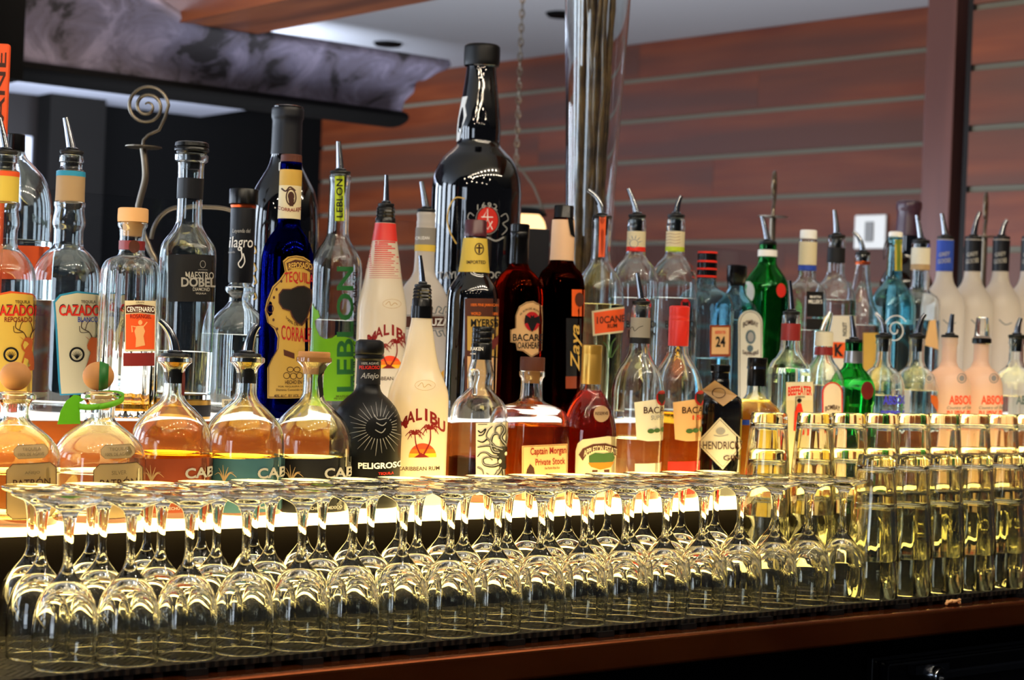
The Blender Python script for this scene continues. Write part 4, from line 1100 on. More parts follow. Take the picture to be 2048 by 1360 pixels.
b = Bottle('gin_bottle', 'large emerald green gin bottle with white neck ring and red seal', 1530, 640, 'U', 2.246,
    [(487, 15), (489, 17.5), (498, 17), (503, 18), (516, 18), (528, 19), (540, 27), (556, 38), (572, 44), (590, 46), (800, 45)], 'deep_green_glass', (568, 'water'))
b.pourer(482, 16.5, (1524, 432), .15, depth=24)
b.band('neck_ring', 'white_plastic', 500, 513, .0014)
b.art('red_seal', 'red_panel', [ell(1561, 582, 9, 14)], b.body, .001)
b.art('silver_oval', 'white_paper', [ell(1497, 585, 13, 22)], b.body, .001)

b = Bottle('gin_bottle', 'square clear gin bottle with white stopper and small black label', 1612, 600, 'U', 2.208,
    [(478, 16), (480, 17), (545, 17.5), (556, 18), (563, 22, 2.5), (574, 36, 5), (586, 42, 7), (600, 43, 7), (790, 43, 7)], 'clear_glass', (660, 'water'), sq=True)
b.lathe('cap', 'white_plastic', [(460, 15), (462, 17), (476, 17), (478, 16)])
b.band('neck_label', 'cream_paper', 484, 530)
b.band('navy_band', 'blue_ink', 531, 541)
l = b.label('black_panel', (1613, 584, 1646, 634))
b.text('white_ink', [('MARTIN', 1619, 592, 1640, 597), ("MILLER'S", 1616, 600, 1643, 608)], l)
b.label('black_panel', (1612, 638, 1646, 660), name='lower_label')

b = Bottle('vodka_bottle', 'clear vodka bottle with black neck band and cream label', 1668, 620, 'U', 2.205,
    [(476, 16), (479, 18), (494, 18), (496, 17), (525, 17.5), (545, 18), (556, 21), (570, 32), (588, 40), (610, 43), (800, 43)], 'clear_glass', (600, 'water'))
b.pourer(469, 16.5, (1669, 420), .3, depth=26, smat='steel')
b.band('neck_band', 'black_panel', 496, 526)
l = b.label('ivory_paper', (1656, 632, 1712, 760))
b.art('letter_panel', 'orange_red_panel', [[(1665, 684), (1690, 685), (1690, 717), (1665, 716)]], l)
b.text('black_ink', [('K', 1669, 688, 1686, 713, dict(bold=.05)), ('NOLET', 1684, 645, 1692, 672, dict(rot=90))], l, .0013)

b = Bottle('vodka_bottle', 'slender clear bottle with long sloping shoulders and a curved pourer', 1722, 600, 'U', 2.222,
    [(508, 13), (511, 15), (523, 15), (526, 14), (540, 15), (570, 19), (596, 24), (616, 31), (634, 38), (660, 40), (800, 40)], 'clear_glass', (650, 'water'))
b.pourer(503, 14, (1706, 463), .75, depth=22)
b.band('copper_ring', 'copper', 523, 529)
l = b.label('gold_paper', (1726, 666, 1765, 780))

b = Bottle('spirit_bottle', 'aqua swing-top bottle with white stopper, wire clasp and embossed swirl', 1786, 600, 'U', 2.214,
    [(474, 13), (477, 15), (487, 15), (490, 13.5), (530, 14.5), (556, 16), (568, 22), (582, 34), (600, 42), (622, 45), (800, 44)], 'swing_glass', (648, 'water'))
b.lathe('cap', 'white_plastic', [(463, 11), (465, 14), (472, 14), (475, 12)])
k = b.k
w = [(-.0155, 479), (-.019, 488), (-.021, 500), (-.020, 520), (-.016, 512), (-.015, 495)]
tube('wire_clasp', curve3 if False else [(s, -.003, b.z(1786, y)) for s, y in w], .0008, 'steel', b.root, 6)
l = b.label('yellow_paper', (1790, 480, 1803, 542), name='neck_label')
b.art('swirl', 'white_ink', [stroke(curve([(1776 + (4 + t*2.6)*math.cos(t*1.5) + 14, 660 + (4 + t*2.6)*math.sin(t*1.5)*1.2) for t in np.linspace(0, 8, 30)], 2), 1.5)], b.body, .0006)

b = Bottle('wine_bottle', 'dark wine bottle with purple wax top behind the swing-top bottle', 1815, 500, 'U', 2.40,
    [(402, 20), (405, 24), (416, 24.5), (424, 22), (470, 24), (510, 25), (528, 31), (548, 45), (568, 52), (800, 52)], 'black_glass', solid=True)
b.band('wax_top', 'purple_wax', 403, 472, .0012)

b = Bottle('vodka_bottle', 'clear square-shouldered bottle with cream neck label and straight pourer', 1838, 600, 'U', 2.222,
    [(484, 16), (487, 18.5), (496, 18), (540, 18.5), (578, 19), (584, 23), (590, 34), (600, 41), (614, 42.5), (800, 42)], 'clear_glass', (640, 'water'))
b.pourer(479, 16.5, (1834, 430), .05, depth=26)
b.band('neck_label', 'ivory_paper', 496, 529)
b.band('tan_band', 'tan_paper', 529, 540)
l = b.label('peach_paper', pts=[(1848, 690), (1858, 642), (1870, 640), (1876, 700)])

def goose(x, v, label, tip, bend, cap):
    b = Bottle('vodka_bottle', label, x, 560, 'U', v,
        [(478, 15), (480, 16.5), (486, 16), (542, 16), (552, 16.5), (566, 20), (580, 29), (596, 38), (616, 42.5), (650, 43), (800, 43)], 'frosted_glass', solid=True)
    b.pourer(472, 16, tip, bend, depth=8)
    nl = b.band('neck_sleeve', cap, 481, 543, .0009)
    b.text('dim_white_ink', [('GREY', x - 9, 505, x + 11, 513, dict(slope=-3)), ('GOOSE', x - 11, 518, x + 12, 527, dict(slope=-3))], nl, .0013)
    b.art('birds', 'slate_ink', [stroke(curve([(x - 2, 640), (x + 10, 650), (x + 22, 646)]), 1.6)], b.body, .0006)
    return b
goose(1888, 2.25, 'frosted vodka bottle with a bright blue neck sleeve', (1884, 427), .05, 'blue_ink')
goose(1944, 2.25, 'frosted vodka bottle with a dark sleeve, right of the blue-necked one', (1960, 424), .6, 'dark_navy')
goose(2000, 2.25, 'frosted vodka bottle with a dark sleeve, second right of the blue-necked one', (2014, 440), .6, 'dark_navy')
goose(2057, 2.25, 'frosted vodka bottle with a dark sleeve, cut off at the right edge', (2062, 445), .5, 'dark_navy')

# ---- lower step
def patron(x, v, label, kind, bx_, ox):
    b = Bottle('tequila_bottle', label, x, 880, 'L', v,
        [(786, 33), (789, 40), (797, 40), (800, 33), (806, 29), (834, 28), (842, 32), (856, 50), (876, 74), (896, 87), (915, 92), (960, 93), (1012, 92)], 'clear_glass', (942, 'water' if kind == 'SILVER' else 'pale_gold'), base=.008)
    R = 31
    zc_ = b.z(x - 8, 752)
    o = lathe('cork_ball', [(R*b.k*math.sin(a), zc_ - R*b.k*math.cos(a)*.93) for a in np.linspace(0, math.pi, 20)], 'cork', b.root, 32)
    o.location = ((bx_ - x)*b.k, 0, 0)
    b.lathe('stopper', 'pale_cork', [(783, 22), (806, 20)])
    X = lambda q: x + q
    l = b.label('pewter_film', pts=octagon(X(ox - 46), 921, X(ox + 48), 1029, 12))
    b.art('border', 'brown_ink', [outline(octagon(X(ox - 46), 921, X(ox + 48), 1029, 12), 1.4)], l)
    b.text('pewter_ink', [(kind, X(ox - 12), 935, X(ox + 16), 943), ], l, .0012, 'small_lettering')
    b.text('brown_ink', [('PATRÓN', X(ox - 34), 948, X(ox + 36), 966)], l, .0012)
    u = b.label('pewter_film', pts=octagon(X(ox - 32), 885, X(ox + 32), 911, 8), name='upper_label')
    b.art('upper_border', 'pewter_ink', [outline(octagon(X(ox - 32), 885, X(ox + 32), 911, 8), 1)], u)
    b.text('pewter_ink', [('TEQUILA', X(ox - 16), 890, X(ox + 18), 897), ('100% DE AGAVE', X(ox - 24), 900, X(ox + 24), 906)], u, .0012)
    b.text('pewter_ink', [('PATRON', X(-20), 806, X(22), 815)], b.body, .0008, 'neck_lettering')
    return b
patron(28, 1.833, 'squat tequila bottle with round cork at the far left of the lower step', 'AÑEJO', 26, 32)
b = patron(199, 1.841, 'squat clear tequila bottle with round cork and green ribbon', 'SILVER', 192, 35)
# green ribbon over the cork and round the neck, with its tag
k = b.k
R = 31.6*k; zc_ = b.z(191, 752); xo = -7*k
V, Fc = [], []
for i, t in enumerate(np.linspace(-.25, math.pi*.93, 20)):
    for s in (-1, 1):
        a = .35 + s*.30
        V.append((xo + R*math.sin(a)*math.cos(t - math.pi/2)**1 if False else xo + R*(math.sin(a)), -R*math.cos(a)*math.sin(t), zc_ + R*math.cos(a)*math.cos(t)*.93))
for i in range(19): Fc.append((2*i, 2*i+1, 2*i+3, 2*i+2))
rb = link('ribbon_over_cork', V, Fc, 'dark_green_ribbon', b.root, 60); so = rb.modifiers.new('t', 'SOLIDIFY'); so.thickness = .0006
V, Fc = [], []
z0 = b.z(195, 800)
for i, t in enumerate(np.linspace(0, 2*math.pi, 40)):
    for s in (-1, 1): V.append((xo*.6 + .0255*math.sin(t) + .001, -.0255*math.cos(t), z0 + s*.0032 - .006*math.cos(t) + .004*math.sin(t)))
for i in range(39): Fc.append((2*i, 2*i+1, 2*i+3, 2*i+2))
rb = link('neck_ribbon', V, Fc, 'green_ribbon', b.root, 60); so = rb.modifiers.new('t', 'SOLIDIFY'); so.thickness = .0006
V, Fc = [], []
for (x_, y_) in [(118, 846), (124, 820), (135, 800), (150, 788), (160, 790), (162, 846)]:
    ux, uy = unroll(x_, y_); s = (ux - b.uxc)*k; V.append((s, -.012 + .25*(s + .02), ZC - uy*k - Z_LOW))
tg = link('ribbon_tag', V, [tuple(range(6))], 'green_ribbon', b.root, 0); so = tg.modifiers.new('t', 'SOLIDIFY'); so.thickness = .0008

def cabo(x, v, label, liq, film, capk, ybase=1014):
    b = Bottle('tequila_bottle', label, x, 880, 'L', v,
        [(713, 30), (715, 35), (723, 35.5), (728, 30), (738, 22), (762, 20), (784, 20.5), (800, 26), (818, 45), (838, 64), (862, 77), (888, 81.5), (915, 82), (1010, 81)], 'clear_glass', liq, base=.008)
    if capk == 'wood':
        b.lathe('cap', 'cork', [(703, 30), (705, 32), (721, 32), (723, 31)])
        b.lathe('stopper', 'pale_cork', [(724, 22), (748, 19)])
    X = lambda q: x + q
    l = b.label(film, (X(-78), 912, X(110), 1018))
    b.text('dim_white_ink', [('CABO', X(26), 931, X(108), 952, dict(bold=.03))], l)
    b.art('agave_drawing', 'tan_paper', [stroke(curve([(X(-38), 956), (X(-38 + q*.5), 940), (X(-38 + q), 952 - hgt)]), (3, .6)) for q, hgt in ((-18, 8), (-10, 22), (-2, 28), (8, 24), (18, 14), (24, 4))], l)
    b.text('dim_white_ink', [('HECHO EN MEXICO', X(-10), 1006, X(60), 1012)], l, .0011, 'small_lettering')
    return b
b = cabo(343, 1.86, 'round tequila decanter of orange spirit with a left-curving pourer', (905, 'amber'), 'rust_panel', '')
b.pourer(706, 27, (320, 641), .75, depth=60, collar=10)
b.art('wax_seal', 'maroon_panel', [[(363, 748), (367, 740), (370, 760), (366, 792), (361, 788)]], b.body, .0012)
b = cabo(488, 1.864, 'round tequila decanter of golden spirit with a teal label', (912, 'reposado'), 'teal_panel', '')
b.pourer(706, 27, (517, 650), .75, depth=60, collar=10)
b = cabo(622, 1.874, 'round tequila decanter with a wooden stopper and black label', (914, 'pale_gold'), 'black_panel', 'wood')
b.art('wax_seal', 'black_ink', [[(638, 734), (648, 727), (652, 733), (642, 750), (645, 790), (638, 796), (634, 760)]], b.body, .0014)

b = Bottle('tequila_bottle', 'matte black tequila bottle with embossed sunburst and white lettering', 732, 880, 'L', 1.895,
    [(708, 26), (716, 28), (719, 24), (724, 23), (770, 23.5), (782, 27), (798, 44), (818, 60), (842, 68.5), (870, 70.5), (1000, 70)], 'black_matte', solid=True)
b.lathe('cap', 'black_matte', [(679, 20), (683, 27), (692, 29.5), (704, 29.5), (709, 27), (709.5, 26), (711, 29), (716, 29)])
nl = b.band('neck_label', 'black_panel', 722, 768)
b.text('red_ink', [('PELIGROSO', 720, 731, 758, 738)], nl, .0012, 'red_lettering')
b.text('dim_white_ink', [('100% AGAVE', 724, 724, 756, 729), ('Añejo', 722, 745, 756, 760, dict(shear=.3))], nl)
b.art('sunburst', 'grey_ink', [stroke([(757 + 26*math.cos(a), 852 + 22*math.sin(a)), (757 + L_*math.cos(a), 852 + L_*.9*math.sin(a))], (1.4, .5)) for a, L_ in [(2*math.pi*i/30, 50 + 6*(i % 3)) for i in range(30)]] + [stroke(curve([(748, 826), (756, 836), (772, 834)]), 1.8), stroke(curve([(752, 842), (764, 848), (772, 842)]), 1.8), stroke(curve([(750, 856), (762, 862), (770, 854)]), 1.8)], b.body, .0006)
b.text('white_ink', [('PELIGROSO', 717, 921, 806, 933, dict(bold=.03, arc=-1))], b.body, .0007)
b.text('red_ink', [('TEQUILA', 756, 940, 786, 946)], b.body, .0007, 'red_small_lettering')

b = malibu(836, 1.905, 'L', 'white rum bottle with black collar and palm sunset print, front row',
    [(630, 20), (640, 20.5), (665, 25), (700, 31), (735, 40), (765, 53), (785, 59.5), (800, 61), (985, 61)], (840, 511), 568, 636, 844, 811, 1.0, 897)
b.band('black_neck', 'black_plastic', 612, 636, .001)

b = Bottle('rum_bottle', 'clear rum bottle with ringed black cap, finger loop and octopus label', 957, 860, 'L', 1.912,
    [(715, 20), (722, 21), (738, 25), (752, 27), (764, 24), (776, 24), (788, 34), (802, 48), (820, 56), (845, 58), (990, 57)], 'clear_glass', (914, 'dark_rum'), base=.01)
cp = b.lathe('cap', 'black_plastic', [(653, 19), (655, 20.5), (662, 20.5), (663, 19.5), (665, 20.5), (675, 20.5), (676, 19.5), (678, 20.5), (684, 20.5), (686, 19.7), (688, 21), (718, 21), (719, 21)])
on_tube(b, 21, 688, 719).text('white_ink', [('KRAKEN', 938, 694, 966, 701), ('RUM', 942, 706, 952, 709)], cp)
pts = [(b.surf(948, 748, .002)), (b.surf(950, 741, .006)), (b.surf(957, 740, .008)), (b.surf(957, 752, .009)), (b.surf(954, 768, .009)), (b.surf(952, 782, .006)), (b.surf(950, 790, .002))]
tube("finger_loop", pts, .0032, 'clear_glass', b.root, 12)
l = b.label('ivory_paper', (952, 843, 1030, 985))
TEN = [([(1004, 898), (990, 892), (975, 888), (955, 891)], 7.5), ([(998, 903), (986, 900), (981, 884), (985, 868), (995, 866), (997, 876)], 7), ([(1010, 888), (1001, 874), (1008, 860), (1003, 849), (992, 851), (989, 860), (994, 864)], 7),
    ([(997, 926), (984, 929), (968, 925), (966, 914), (977, 911), (984, 917)], 6.5), ([(1001, 933), (994, 945), (982, 948), (972, 942)], 6.5), ([(996, 912), (984, 910), (972, 902), (962, 902), (955, 910)], 5.5),
    ([(1012, 885), (1018, 868), (1024, 858)], 6), ([(994, 896), (980, 880), (972, 870), (976, 858), (984, 850)], 4.5), ([(1006, 938), (1006, 956), (998, 968)], 7), ([(996, 938), (984, 958), (968, 962)], 6), ([(955, 930), (964, 936), (966, 948), (957, 954)], 4)]
b.art('octopus', 'black_ink', [ell(1008, 914, 15, 23, 20)] + [stroke(curve(p, 7), (w_, w_*.3)) for p, w_ in TEN] + [stroke(curve([(955, 878), (965, 881), (975, 874)]), (2, 3)), stroke(curve([(956, 858), (962, 862), (971, 855), (966, 866), (957, 868)]), 2.5), stroke([(956, 846), (974, 846)], 1.2)], l, .0011)
b.art('octopus_shading', 'grey_ink', [stroke(curve([(q[0] - .8, q[1] - .8) for q in p], 7), (w_*.34, w_*.1)) for p, w_ in TEN], l, .0014)
b.art('octopus_eye', 'ivory_paper', [ell(998, 920, 3.2, 4.2), ell(1010, 906, 3, 4)], l, .0015)

b = Bottle('rum_bottle', 'squat amber rum bottle with brown stopper and peach label', 1059, 880, 'L', 1.923,
    [(741, 24), (743, 26), (752, 25.5), (757, 22), (768, 21.5), (796, 23), (803, 28, 2.5), (812, 52, 3.2), (822, 70, 4), (840, 80, 4.5), (862, 82, 4.5), (990, 81, 4.5)], 'clear_glass', (849, 'copper_rum'), sq=True, base=.01)
b.lathe('cap', 'brown_panel', [(714, 24), (716, 25), (738, 25), (741, 24.5)])
b.lathe('stopper', 'cork', [(741, 17), (766, 15)])
l = b.label('peach_paper', (1044, 886, 1134, 990))
b.art('border', 'brown_ink', [outline([(1046, 888), (1132, 888), (1132, 988), (1046, 988)], .8)], l)
b.text('dark_red_ink', [('Captain Morgan', 1060, 891, 1131, 909, dict(bold=.016)), ('Private Stock', 1070, 913, 1129, 926, dict(bold=.012))], l)
b.text('brown_ink', [('Fine Puerto Rican Rum', 1088, 930, 1118, 935, dict(shear=.3))], l, .0011, 'small_lettering')
b.art('portrait', 'brown_ink', [[(1050, 990), (1050, 948), (1054, 932), (1060, 922), (1067, 930), (1070, 950), (1070, 990)]], l)

b = Bottle('rum_bottle', 'red-brown rum bottle with gold foil cap and round reserve medallion', 1178, 860, 'L', 1.903,
    [(766, 19), (772, 20), (780, 22), (795, 32), (815, 43), (840, 51), (865, 55), (890, 56), (985, 55)], 'clear_glass', (781, 'red_rum'), base=.01)
b.lathe('cap', 'gold_foil', [(689, 18), (691, 20.5), (706, 20.5), (708, 20), (710, 20.5), (762, 20.5), (768, 20)])
q = b.art('medallion', 'tan_paper', [ell(1202, 826, 15, 16)], b.body, .0012)
b.text('brown_ink', [('RESERVE', 1190, 822, 1214, 828)], q, .0016)
ar = [(1150, 990), (1152, 898), (1156, 884), (1166, 876), (1190, 873), (1215, 870), (1240, 874), (1240, 990)]
l = b.label('cream_paper', pts=ar)
b.art('banner', 'brown_panel', [[(1158, 906), (1166, 894), (1186, 885), (1210, 884), (1232, 892), (1236, 904), (1230, 910), (1210, 897), (1188, 898), (1172, 908), (1166, 918)]], l)
b.text('cream_paper', [('APPLETON ESTATE', 1168, 888, 1234, 900, dict(arc=10, bold=.02))], l, .0013)
b.art('landscape', 'leaf_ink', [[(1178, 908), (1190, 902), (1206, 904), (1224, 902), (1228, 914), (1224, 922), (1178, 922)]], l)
b.art('landscape_ground', 'orange_ink', [[(1176, 922), (1226, 922), (1220, 932), (1200, 936), (1182, 930)]], l)
b.label('brown_panel', (1184, 936, 1218, 950), name='lower_label')

def bacardi(x, v, label, word, paper, liq, wordink):
    b = Bottle('rum_bottle', label, x, 800, 'L', v,
        [(612, 17), (614, 19), (634, 19), (690, 20), (706, 22), (722, 30), (742, 42), (765, 50), (790, 53), (985, 52)], 'clear_glass', liq, base=.012)
    X = lambda q: x + q
    out = [(X(-6), 803), (X(30), 798), (X(72), 796), (X(72), 880), (X(20), 880), (X(-2), 876)]
    l = b.label(paper, pts=out)
    q = b.art('bat_roundel', 'crimson_ink', [ell(X(47), 795, 11, 15)], l, .0012)
    b.art('bat', 'black_ink', [[(X(47), 788), (X(55), 786), (X(55), 798), (X(47), 808), (X(39), 798), (X(39), 786)]], q, .0016)
    b.text('brown_ink', [('BACARDI', X(12), 812, X(78), 825, dict(bold=.01))], l)
    b.text(wordink, [(word, X(26) if word == 'SUPERIOR' else X(32), 829, X(70) if word == 'SUPERIOR' else X(56), 838)], l, .0011, 'sub_lettering')
    b.art('medals', 'leaf_ink', [ell(X(26), 860, 7, 4.5), ell(X(38), 859, 6, 4.5), ell(X(50), 858, 5, 5)], l)
    return b
b = bacardi(1275, 1.888, 'clear rum bottle with grey neck label, bat roundel and pourer', 'SUPERIOR', 'ivory_paper', (876, 'water'), 'grey_ink')
b.pourer(601, 17.5, (1274, 546), .1, depth=44, collar=8)
q = b.band('neck_label', 'grey_paper', 635, 675); b.band('neck_stripe', 'black_panel', 675, 687)
b.art('signature', 'black_ink', [stroke(curve([(1258, 662), (1266, 654), (1270, 662), (1278, 655), (1286, 652)]), 1)], q, .001)
b.label('ivory_paper', (1270, 924, 1330, 960), name='lower_label')
b = bacardi(1352, 1.893, 'golden rum bottle with bright red screw cap', '151', 'peach_paper', (826, 'amber'), 'red_ink')
b.lathe('cap', 'red_cap', [(612, 18), (614, 20.5), (630, 20.5), (632, 19.8), (634, 20.5), (640, 20.5), (641, 20), (643, 20.5), (690, 20.5), (692, 20)])
b.label('red_panel', (1336, 920, 1410, 985), name='lower_label')

b = Bottle('gin_bottle', 'black apothecary gin bottle with a pale diamond label and paper tag', 1436, 860, 'L', 1.90,
    [(758, 18), (762, 19.5), (774, 20), (784, 26), (792, 40), (800, 46), (812, 48), (985, 48)], 'black_glass', solid=True)
b.lathe('cap', 'black_plastic', [(729, 18), (731, 20), (743, 20), (745, 17.5), (760, 18)])
l = b.label('ivory_paper', pts=[(1440, 833), (1490, 885), (1445, 936), (1394, 884)])
b.art('border', 'brown_ink', [outline([(1440, 837), (1485, 885), (1445, 931), (1399, 884)], .9)], l)
b.text('brown_ink', [("HENDRICK'S", 1407, 880, 1486, 896, dict(bold=.008)), ('GIN', 1446, 908, 1478, 918)], l)
b.art('flower_mark', 'grey_ink', [ell(1441, 860, 9, 7), stroke(curve([(1428, 868), (1440, 870), (1456, 867)]), 1.5)], l)
V = []
for (x_, y_, o_) in [(1404, 780, -.020), (1430, 760, -.030), (1474, 790, -.034), (1446, 810, -.044)]:
    ux, uy = unroll(x_, y_); V.append(((ux - b.uxc)*b.k, o_, ZC - uy*b.k - Z_LOW))
tg = link('paper_tag', V, [(0, 3, 2, 1)], 'tan_paper', b.root, 0); so = tg.modifiers.new('t', 'SOLIDIFY'); so.thickness = .0008
c_ = sum((Vector(v) for v in V), Vector())/4
e1, e2 = (Vector(V[3]) - Vector(V[0])).normalized(), (Vector(V[1]) - Vector(V[0])).normalized()
nn = e1.cross(e2).normalized(); nn = nn if nn.y < 0 else -nn
pts = [c_ + nn*.0012 + e1*.010*math.cos(a) + e2*.009*math.sin(a) for a in np.linspace(0, 2*math.pi, 20)]
tube('tag_mark', pts, .0006, 'brown_ink', tg, 5)

b = Bottle('gin_bottle', 'clear bottle with silver-ringed black cap behind the first pint stack', 1512, 800, 'L', 1.905,
    [(768, 18), (774, 18.5), (788, 20), (800, 28), (814, 44), (830, 52), (850, 54), (985, 53)], 'clear_glass', (800, 'pale_gold'), base=.01)
b.lathe('cap', 'black_plastic', [(715, 18), (717, 20), (732, 20), (734, 19), (772, 19.5)])
on_tube(b, 20, 715, 775).band('silver_ring', 'steel', 733, 738, .0005)
l = b.label('yellow_paper', (1500, 838, 1560, 960))
b.label('blue_ink', (1478, 838, 1500, 848), name='blue_strip')

b = Bottle('gin_bottle', 'square clear gin bottle with maroon neck and red-lettered cream label', 1577, 780, 'L', 1.91,
    [(628, 15), (631, 18), (645, 18), (680, 18.5), (700, 20), (714, 26, 2.5), (728, 38, 4), (738, 46, 6), (752, 48, 7), (985, 48, 7)], 'clear_glass', (736, 'water'), sq=True, base=.01)
b.pourer(622, 16.5, (1576, 561), .2, depth=30)
b.band('neck_sleeve', 'maroon_band', 647, 681, .001)
l = b.label('cream_paper', (1572, 763, 1625, 985))
b.art('name_panel', 'ivory_paper', [[(1573, 764), (1624, 765), (1624, 800), (1573, 799)]], l, .0008)
b.text('red_ink', [('BEEFEATER', 1575, 771, 1622, 789, dict(bold=.03, arc=2))], l, .0012)
b.text('brown_ink', [('LONDON', 1590, 791, 1608, 795)], l, .0012, 'small_lettering')
b.art('red_coat_print', 'red_ink', [[(1588, 822), (1594, 806), (1601, 806), (1606, 830), (1604, 860), (1586, 860)], ], l, .0012)
b.art('hat_print', 'black_ink', [ell(1597, 800, 4.5, 4), stroke([(1590, 792), (1590, 822)], 1)], l, .0014)

b = Bottle('gin_bottle', 'clear gin bottle with transparent pourer, red band and arched green-edged label', 1645, 760, 'L', 1.916,
    [(664, 17), (692, 16.5), (712, 17.5), (722, 22), (738, 34), (754, 42), (770, 45), (985, 45)], 'clear_glass', (770, 'water'), base=.01)
b.lathe('collar', 'ivory_paper', [(663, 16), (665, 18), (676, 17.4), (678, 18), (692, 18)])
k = b.k
P = [(0, y_) for y_ in ()]
pts = [((0)*k, 0, b.z(1645, 664)), (.002, 0, b.z(1645, 652)), (.006, 0, b.z(1645, 636)), (.009, 0, b.z(1645, 624))]
tube('spout', pts, [.0085, .0078, .006, .0035], 'clear_glass', b.root, 14)
b.band('red_band', 'maroon_band', 694, 710, .001)
ar = lambda g: [(1644 + g, 985), (1644 + g, 785)] + [(1664 + (20-g)*math.cos(a), 785 + (22-g)*math.sin(a)) for a in np.linspace(math.pi, 2*math.pi, 11)] + [(1684 - g, 985)]
l = b.label('red_panel', pts=ar(0)); b.art('inner_panel', 'ivory_paper', [ar(3)], l, .0009)
b.text('brown_ink', [('BOMBAY', 1650, 808, 1678, 818, dict(arc=4, bold=.02))], l, .0013)

b = Bottle('gin_bottle', 'short bright green gin bottle with silver neck band and red seal', 1705, 760, 'L', 1.92,
    [(682, 15), (685, 17.5), (698, 17), (724, 18), (734, 20), (746, 30), (762, 41), (782, 46), (806, 46), (812, 44), (985, 44)], 'deep_green_glass', (760, 'water'))
b.pourer(678, 16.5, (1703, 632), .1, depth=30)
b.band('neck_band', 'silver_foil', 702, 726, .001)
b.art('red_seal', 'maroon_panel', [ell(1733, 780, 12, 18)], b.body, .0012)

def absolut(x, v, label, glass, ink, liq, tip, bend, cap=None, second=''):
    solid = glass.startswith('frosted')
    b = Bottle('vodka_bottle', label, x, 770, 'L', v,
        [(673, 14), (675, 16.5), (680, 15.5), (686, 16.5), (690, 14.5), (722, 15), (730, 18), (733, 19), (738, 25), (750, 37), (768, 43.5), (785, 45), (985, 44)], glass, liq, solid=solid, base=.01)
    if tip: b.pourer(669, 16.5, tip, bend, depth=12 if solid else 34)
    X = lambda q: x + q
    if ink: b.text(ink, [('ABSOLUT', X(2), 790, X(66), 808, dict(bold=.03))], b.body, .0008)
    if second:
        b.text('slate_ink', [('Country of Sweden', X(-2), 811, X(60), 819, dict(shear=.3))], b.body, .0008, 'script_lettering')
        b.text(ink, [(second, X(-2), 820, X(60), 838, dict(bold=.03))], b.body, .0008, 'lower_lettering')
    b.art('medallion', 'grey_ink', [outline(ell(X(26), 756, 8, 9, 18), 1.8), ell(X(26), 756, 5, 6)], b.body, .0008)
    return b
absolut(1764, 1.924, 'clear vodka bottle with violet-blue lettering and left-curving pourer', 'clear_glass', 'violet_ink', (790, 'water'), (1751, 626), .8, second='PEPPAR')
b = absolut(1831, 1.928, 'vodka bottle with an autumn leaf print and right-curving pourer', 'clear_glass', None, (780, 'water'), (1851, 628), .7)
b.art('leaf_print', 'deer_ink', [[(1860, 788), (1872, 792), (1877, 806), (1874, 826), (1866, 812), (1860, 802)]], b.body, .001)
absolut(1896, 1.93, 'pinkish frosted vodka bottle with red lettering and steel pourer', 'frosted_pink', 'rose_ink', None, (1905, 628), .4, second='RUBY RED')
b = absolut(1960, 1.932, 'pinkish frosted vodka bottle with red lettering and clear measuring cap', 'frosted_pink', 'rose_ink', None, None, 0, second='RUBY RED')
b.lathe('cap', 'black_plastic', [(676, 17), (678, 19), (686, 19), (688, 17)])
b.lathe('measuring_spout', 'clear_glass', [(634, 9), (636, 12), (672, 15), (676, 16)])
absolut(2030, 1.934, 'clear vodka bottle at the right end with a right-curving pourer', 'clear_glass', 'slate_ink', (792, 'water'), (2042, 636), .7)
# ------------------------------------------------------------------ things standing among the bottles
def curve3d(pts, n=6):
    P = [np.array(p, float) for p in pts]; out = []
    for i in range(len(P)-1):
        p0, p1, p2, p3 = P[max(i-1, 0)], P[i], P[i+1], P[min(i+2, len(P)-1)]
        for k in range(n):
            t = k/n; out.append(tuple(.5*((2*p1)+(p2-p0)*t+(2*p0-5*p1+4*p2-p3)*t*t+(3*p1-p0-3*p2+p3)*t**3)))
    return out + [tuple(P[-1])]
# tall glass vase with branches
xv, vv = 1180, 2.36
uxv, uyv = unroll(xv, 400); dv = row_depth(uxv, vv); kv = dv/F
vz_ = lambda y: ZC - unroll(xv, y)[1]*kv - Z_UP
vase = tag(empty('glass_vase', (uxv*kv, dv, Z_UP)), 'tall flared clear glass vase holding bare branches', 'vase')
VP = [(0, .0), (38*kv, .0), (40*kv, .003), (42*kv, vz_(640)), (46*kv, vz_(480)), (52*kv, vz_(320)), (59*kv, vz_(150)), (66*kv, vz_(0)), (73*kv, vz_(-130)), (76*kv, vz_(-160))]
t_ = .003
prof_ = VP + [(76*kv - t_, vz_(-160))] + [(r - t_, z) for r, z in VP[3:-1]][::-1] + [(38*kv - t_, .012), (0, .012)]
lathe('body', prof_, 'clear_glass', vase, 64, 60)
noise_color('branch_bark', '#4c3a26', '#86693f', 30, .28, .4)
rb_ = random.Random(11)
names = ['thick', 'slim', 'forked', 'straight', 'bent', 'knotted']
